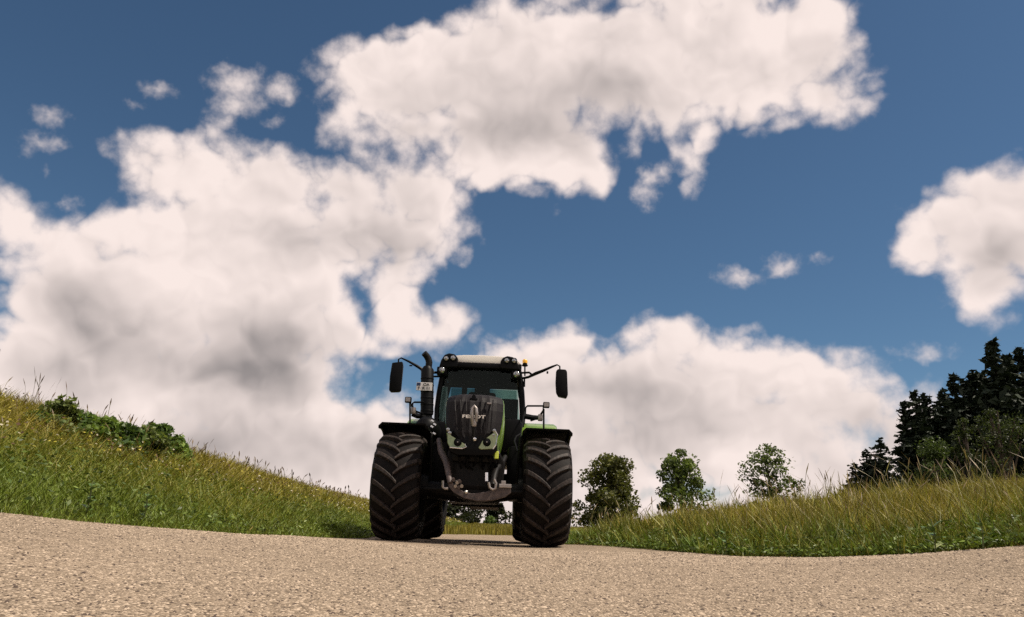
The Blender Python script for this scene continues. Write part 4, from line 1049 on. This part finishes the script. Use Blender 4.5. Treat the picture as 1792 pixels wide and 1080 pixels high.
broadleaf('broadleaf_tree', 1700, 835, 82, 716, 70, 'narrow olive broadleaf tree between the spruces', None, ((0.022, 0.032, 0.01), (0.05, 0.065, 0.02)), 4200, 0.25, lobes=16, seed=35, low=0.1)
# dark trees far behind, seen below the tractor's belly
DT = ((0.012, 0.016, 0.008), (0.03, 0.036, 0.014))
for k, (px, w, tp, Y, lb) in enumerate(((790, 60, 876, 70, "dark distant tree beside the inner edge of a rear tyre, below the tractor's belly"), (825, 60, 870, 74, 'dark distant tree midway between the tyres, seen below the front linkage'), (870, 60, 878, 72, 'dark distant tree directly behind the bright green shrub'))):
    broadleaf('distant_tree', px, 922, Y, tp, w, lb, 'distant trees behind the tractor', DT, 1600, 0.30, lobes=10, seed=40 + k, low=0.02)
broadleaf('distant_tree', 640, 905, 70, 878, 26, 'small dark distant tree peeping out beside the left front tyre', None, DT, 700, 0.25, lobes=8, seed=47, low=0.02)
broadleaf('shrub', 858, 922, 62, 902, 26, 'bright green shrub seen between the front tyres', None, ((0.06, 0.10, 0.03), (0.12, 0.17, 0.05)), 700, 0.2, lobes=8, seed=50, low=0.02, cat='shrub')
# shrubs along the crest of the left bank
SH = [(95, 778, 0, 700, 76), (132, 790, 0, 726, 84), (170, 800, 0, 729, 92), (207, 808, 0, 741, 88), (242, 814, 0, 746, 82), (268, 816, 0, 742, 66), (302, 822, 0, 764, 68), (60, 772, 0, 720, 56)]
SL = ['tallest shrub on the left bank, standing among the seed stalks', 'dark shrub beside the tallest shrub of the bank', 'light green rounded shrub in the middle of the hedge on the bank', 'dark leafy shrub behind the ochre grass of the bank',
      'deep green dense shrub in the hedge on the bank', 'shrub with a dark pointed top in the hedge on the bank', 'last low shrub at the downhill end of the hedge', 'small olive shrub at the uphill end of the hedge']
SCOL = [((0.05, 0.07, 0.025), (0.11, 0.13, 0.04)), ((0.035, 0.06, 0.02), (0.09, 0.13, 0.035)), ((0.06, 0.10, 0.025), (0.14, 0.19, 0.045)), ((0.03, 0.055, 0.02), (0.08, 0.12, 0.03))]
for k, (a, lb) in enumerate(zip(SH, SL)):
    broadleaf('shrub', a[0], a[1], None, a[3], a[4], lb, 'shrubs along the crest of the bank', tuple(tuple(1.35 * q for q in w_) for w_ in SCOL[k % 4]), 4200, 0.085, lobes=20, seed=60 + k, low=0.0, cat='shrub')
# spruces
SP = [  # px, base, distance, top, spread
    (1597, 850, 92, 700, .22), (1617, 850, 90, 684, .22), (1636, 850, 92, 687, .22), (1655, 850, 95, 704, .22), (1668, 848, 90, 683, .22), (1690, 846, 92, 656, .22), (1709, 845, 96, 662, .205),
    (1628, 850, 99, 722, .22), (1678, 846, 100, 700, .22), (1750, 840, 101, 668, .22), (1724, 842, 92, 650, .205), (1741, 840, 96, 652, .205), (1768, 838, 88, 593, .205), (1792, 836, 92, 622, .205), (1815, 834, 94, 610, .205), (1840, 832, 92, 600, .205)]
SP.sort()
ORD = ['first', 'second', 'third', 'fourth', 'fifth', 'sixth', 'seventh', 'eighth', 'ninth', 'tenth', 'eleventh', 'twelfth', 'thirteenth', 'fourteenth', 'fifteenth', 'sixteenth']
for k, (a, b, Y, t, s) in enumerate(SP):
    lb = ORD[k] + ' dark spruce of the wood edge counted from the rail fence'
    if t == 593: lb = 'tallest dark spruce rising above the whole wood edge'
    spruce(a, b, Y, t, lb, 'dark spruces at the wood edge', 100 + k, s, 1.35)
spruce(1547, 858, 78, 765, 'lone dark spruce standing apart from the wood with ragged crown', None, 131, 0.34, 1.5)
spruce(1522, 860, 79, 786, 'smaller dark spruce leaning against the lone spruce', None, 132, 0.36, 1.5)
spruce(1500, 862, 80, 808, 'lowest dark conifer at the sky side of the lone spruce', None, 133, 0.45, 1.6)

# wooden fence beside the lone spruce
def fence():
    a = at(1560, 850, 76); b = at(1602, 848, 76)
    n = 4; T = empty('fence', (a[0], a[1], float(ground_z(a[0], a[1])))); tag(T, 'dark wooden rail fence between the lone spruce and the wood', 'fence')
    w = b[0] - a[0]; hz = []
    for k in range(n):
        x = w * k / (n - 1); z = float(ground_z(a[0] + x, a[1])) - T.location.z; hz.append((x, z))
        mb = MB(); mb.box((x, 0, z + 0.85), (0.16, 0.16, 1.9), 0.02); mb.build('post', M['wood'], T)
    for q in (0.95, 1.55):
        for k in range(n - 1):
            mb = MB(); mb.tube([(hz[k][0], -0.1, hz[k][1] + q), (hz[k + 1][0], -0.1, hz[k + 1][1] + q)], 0.06, 6); mb.build('rail', M['wood'], T)
fence()
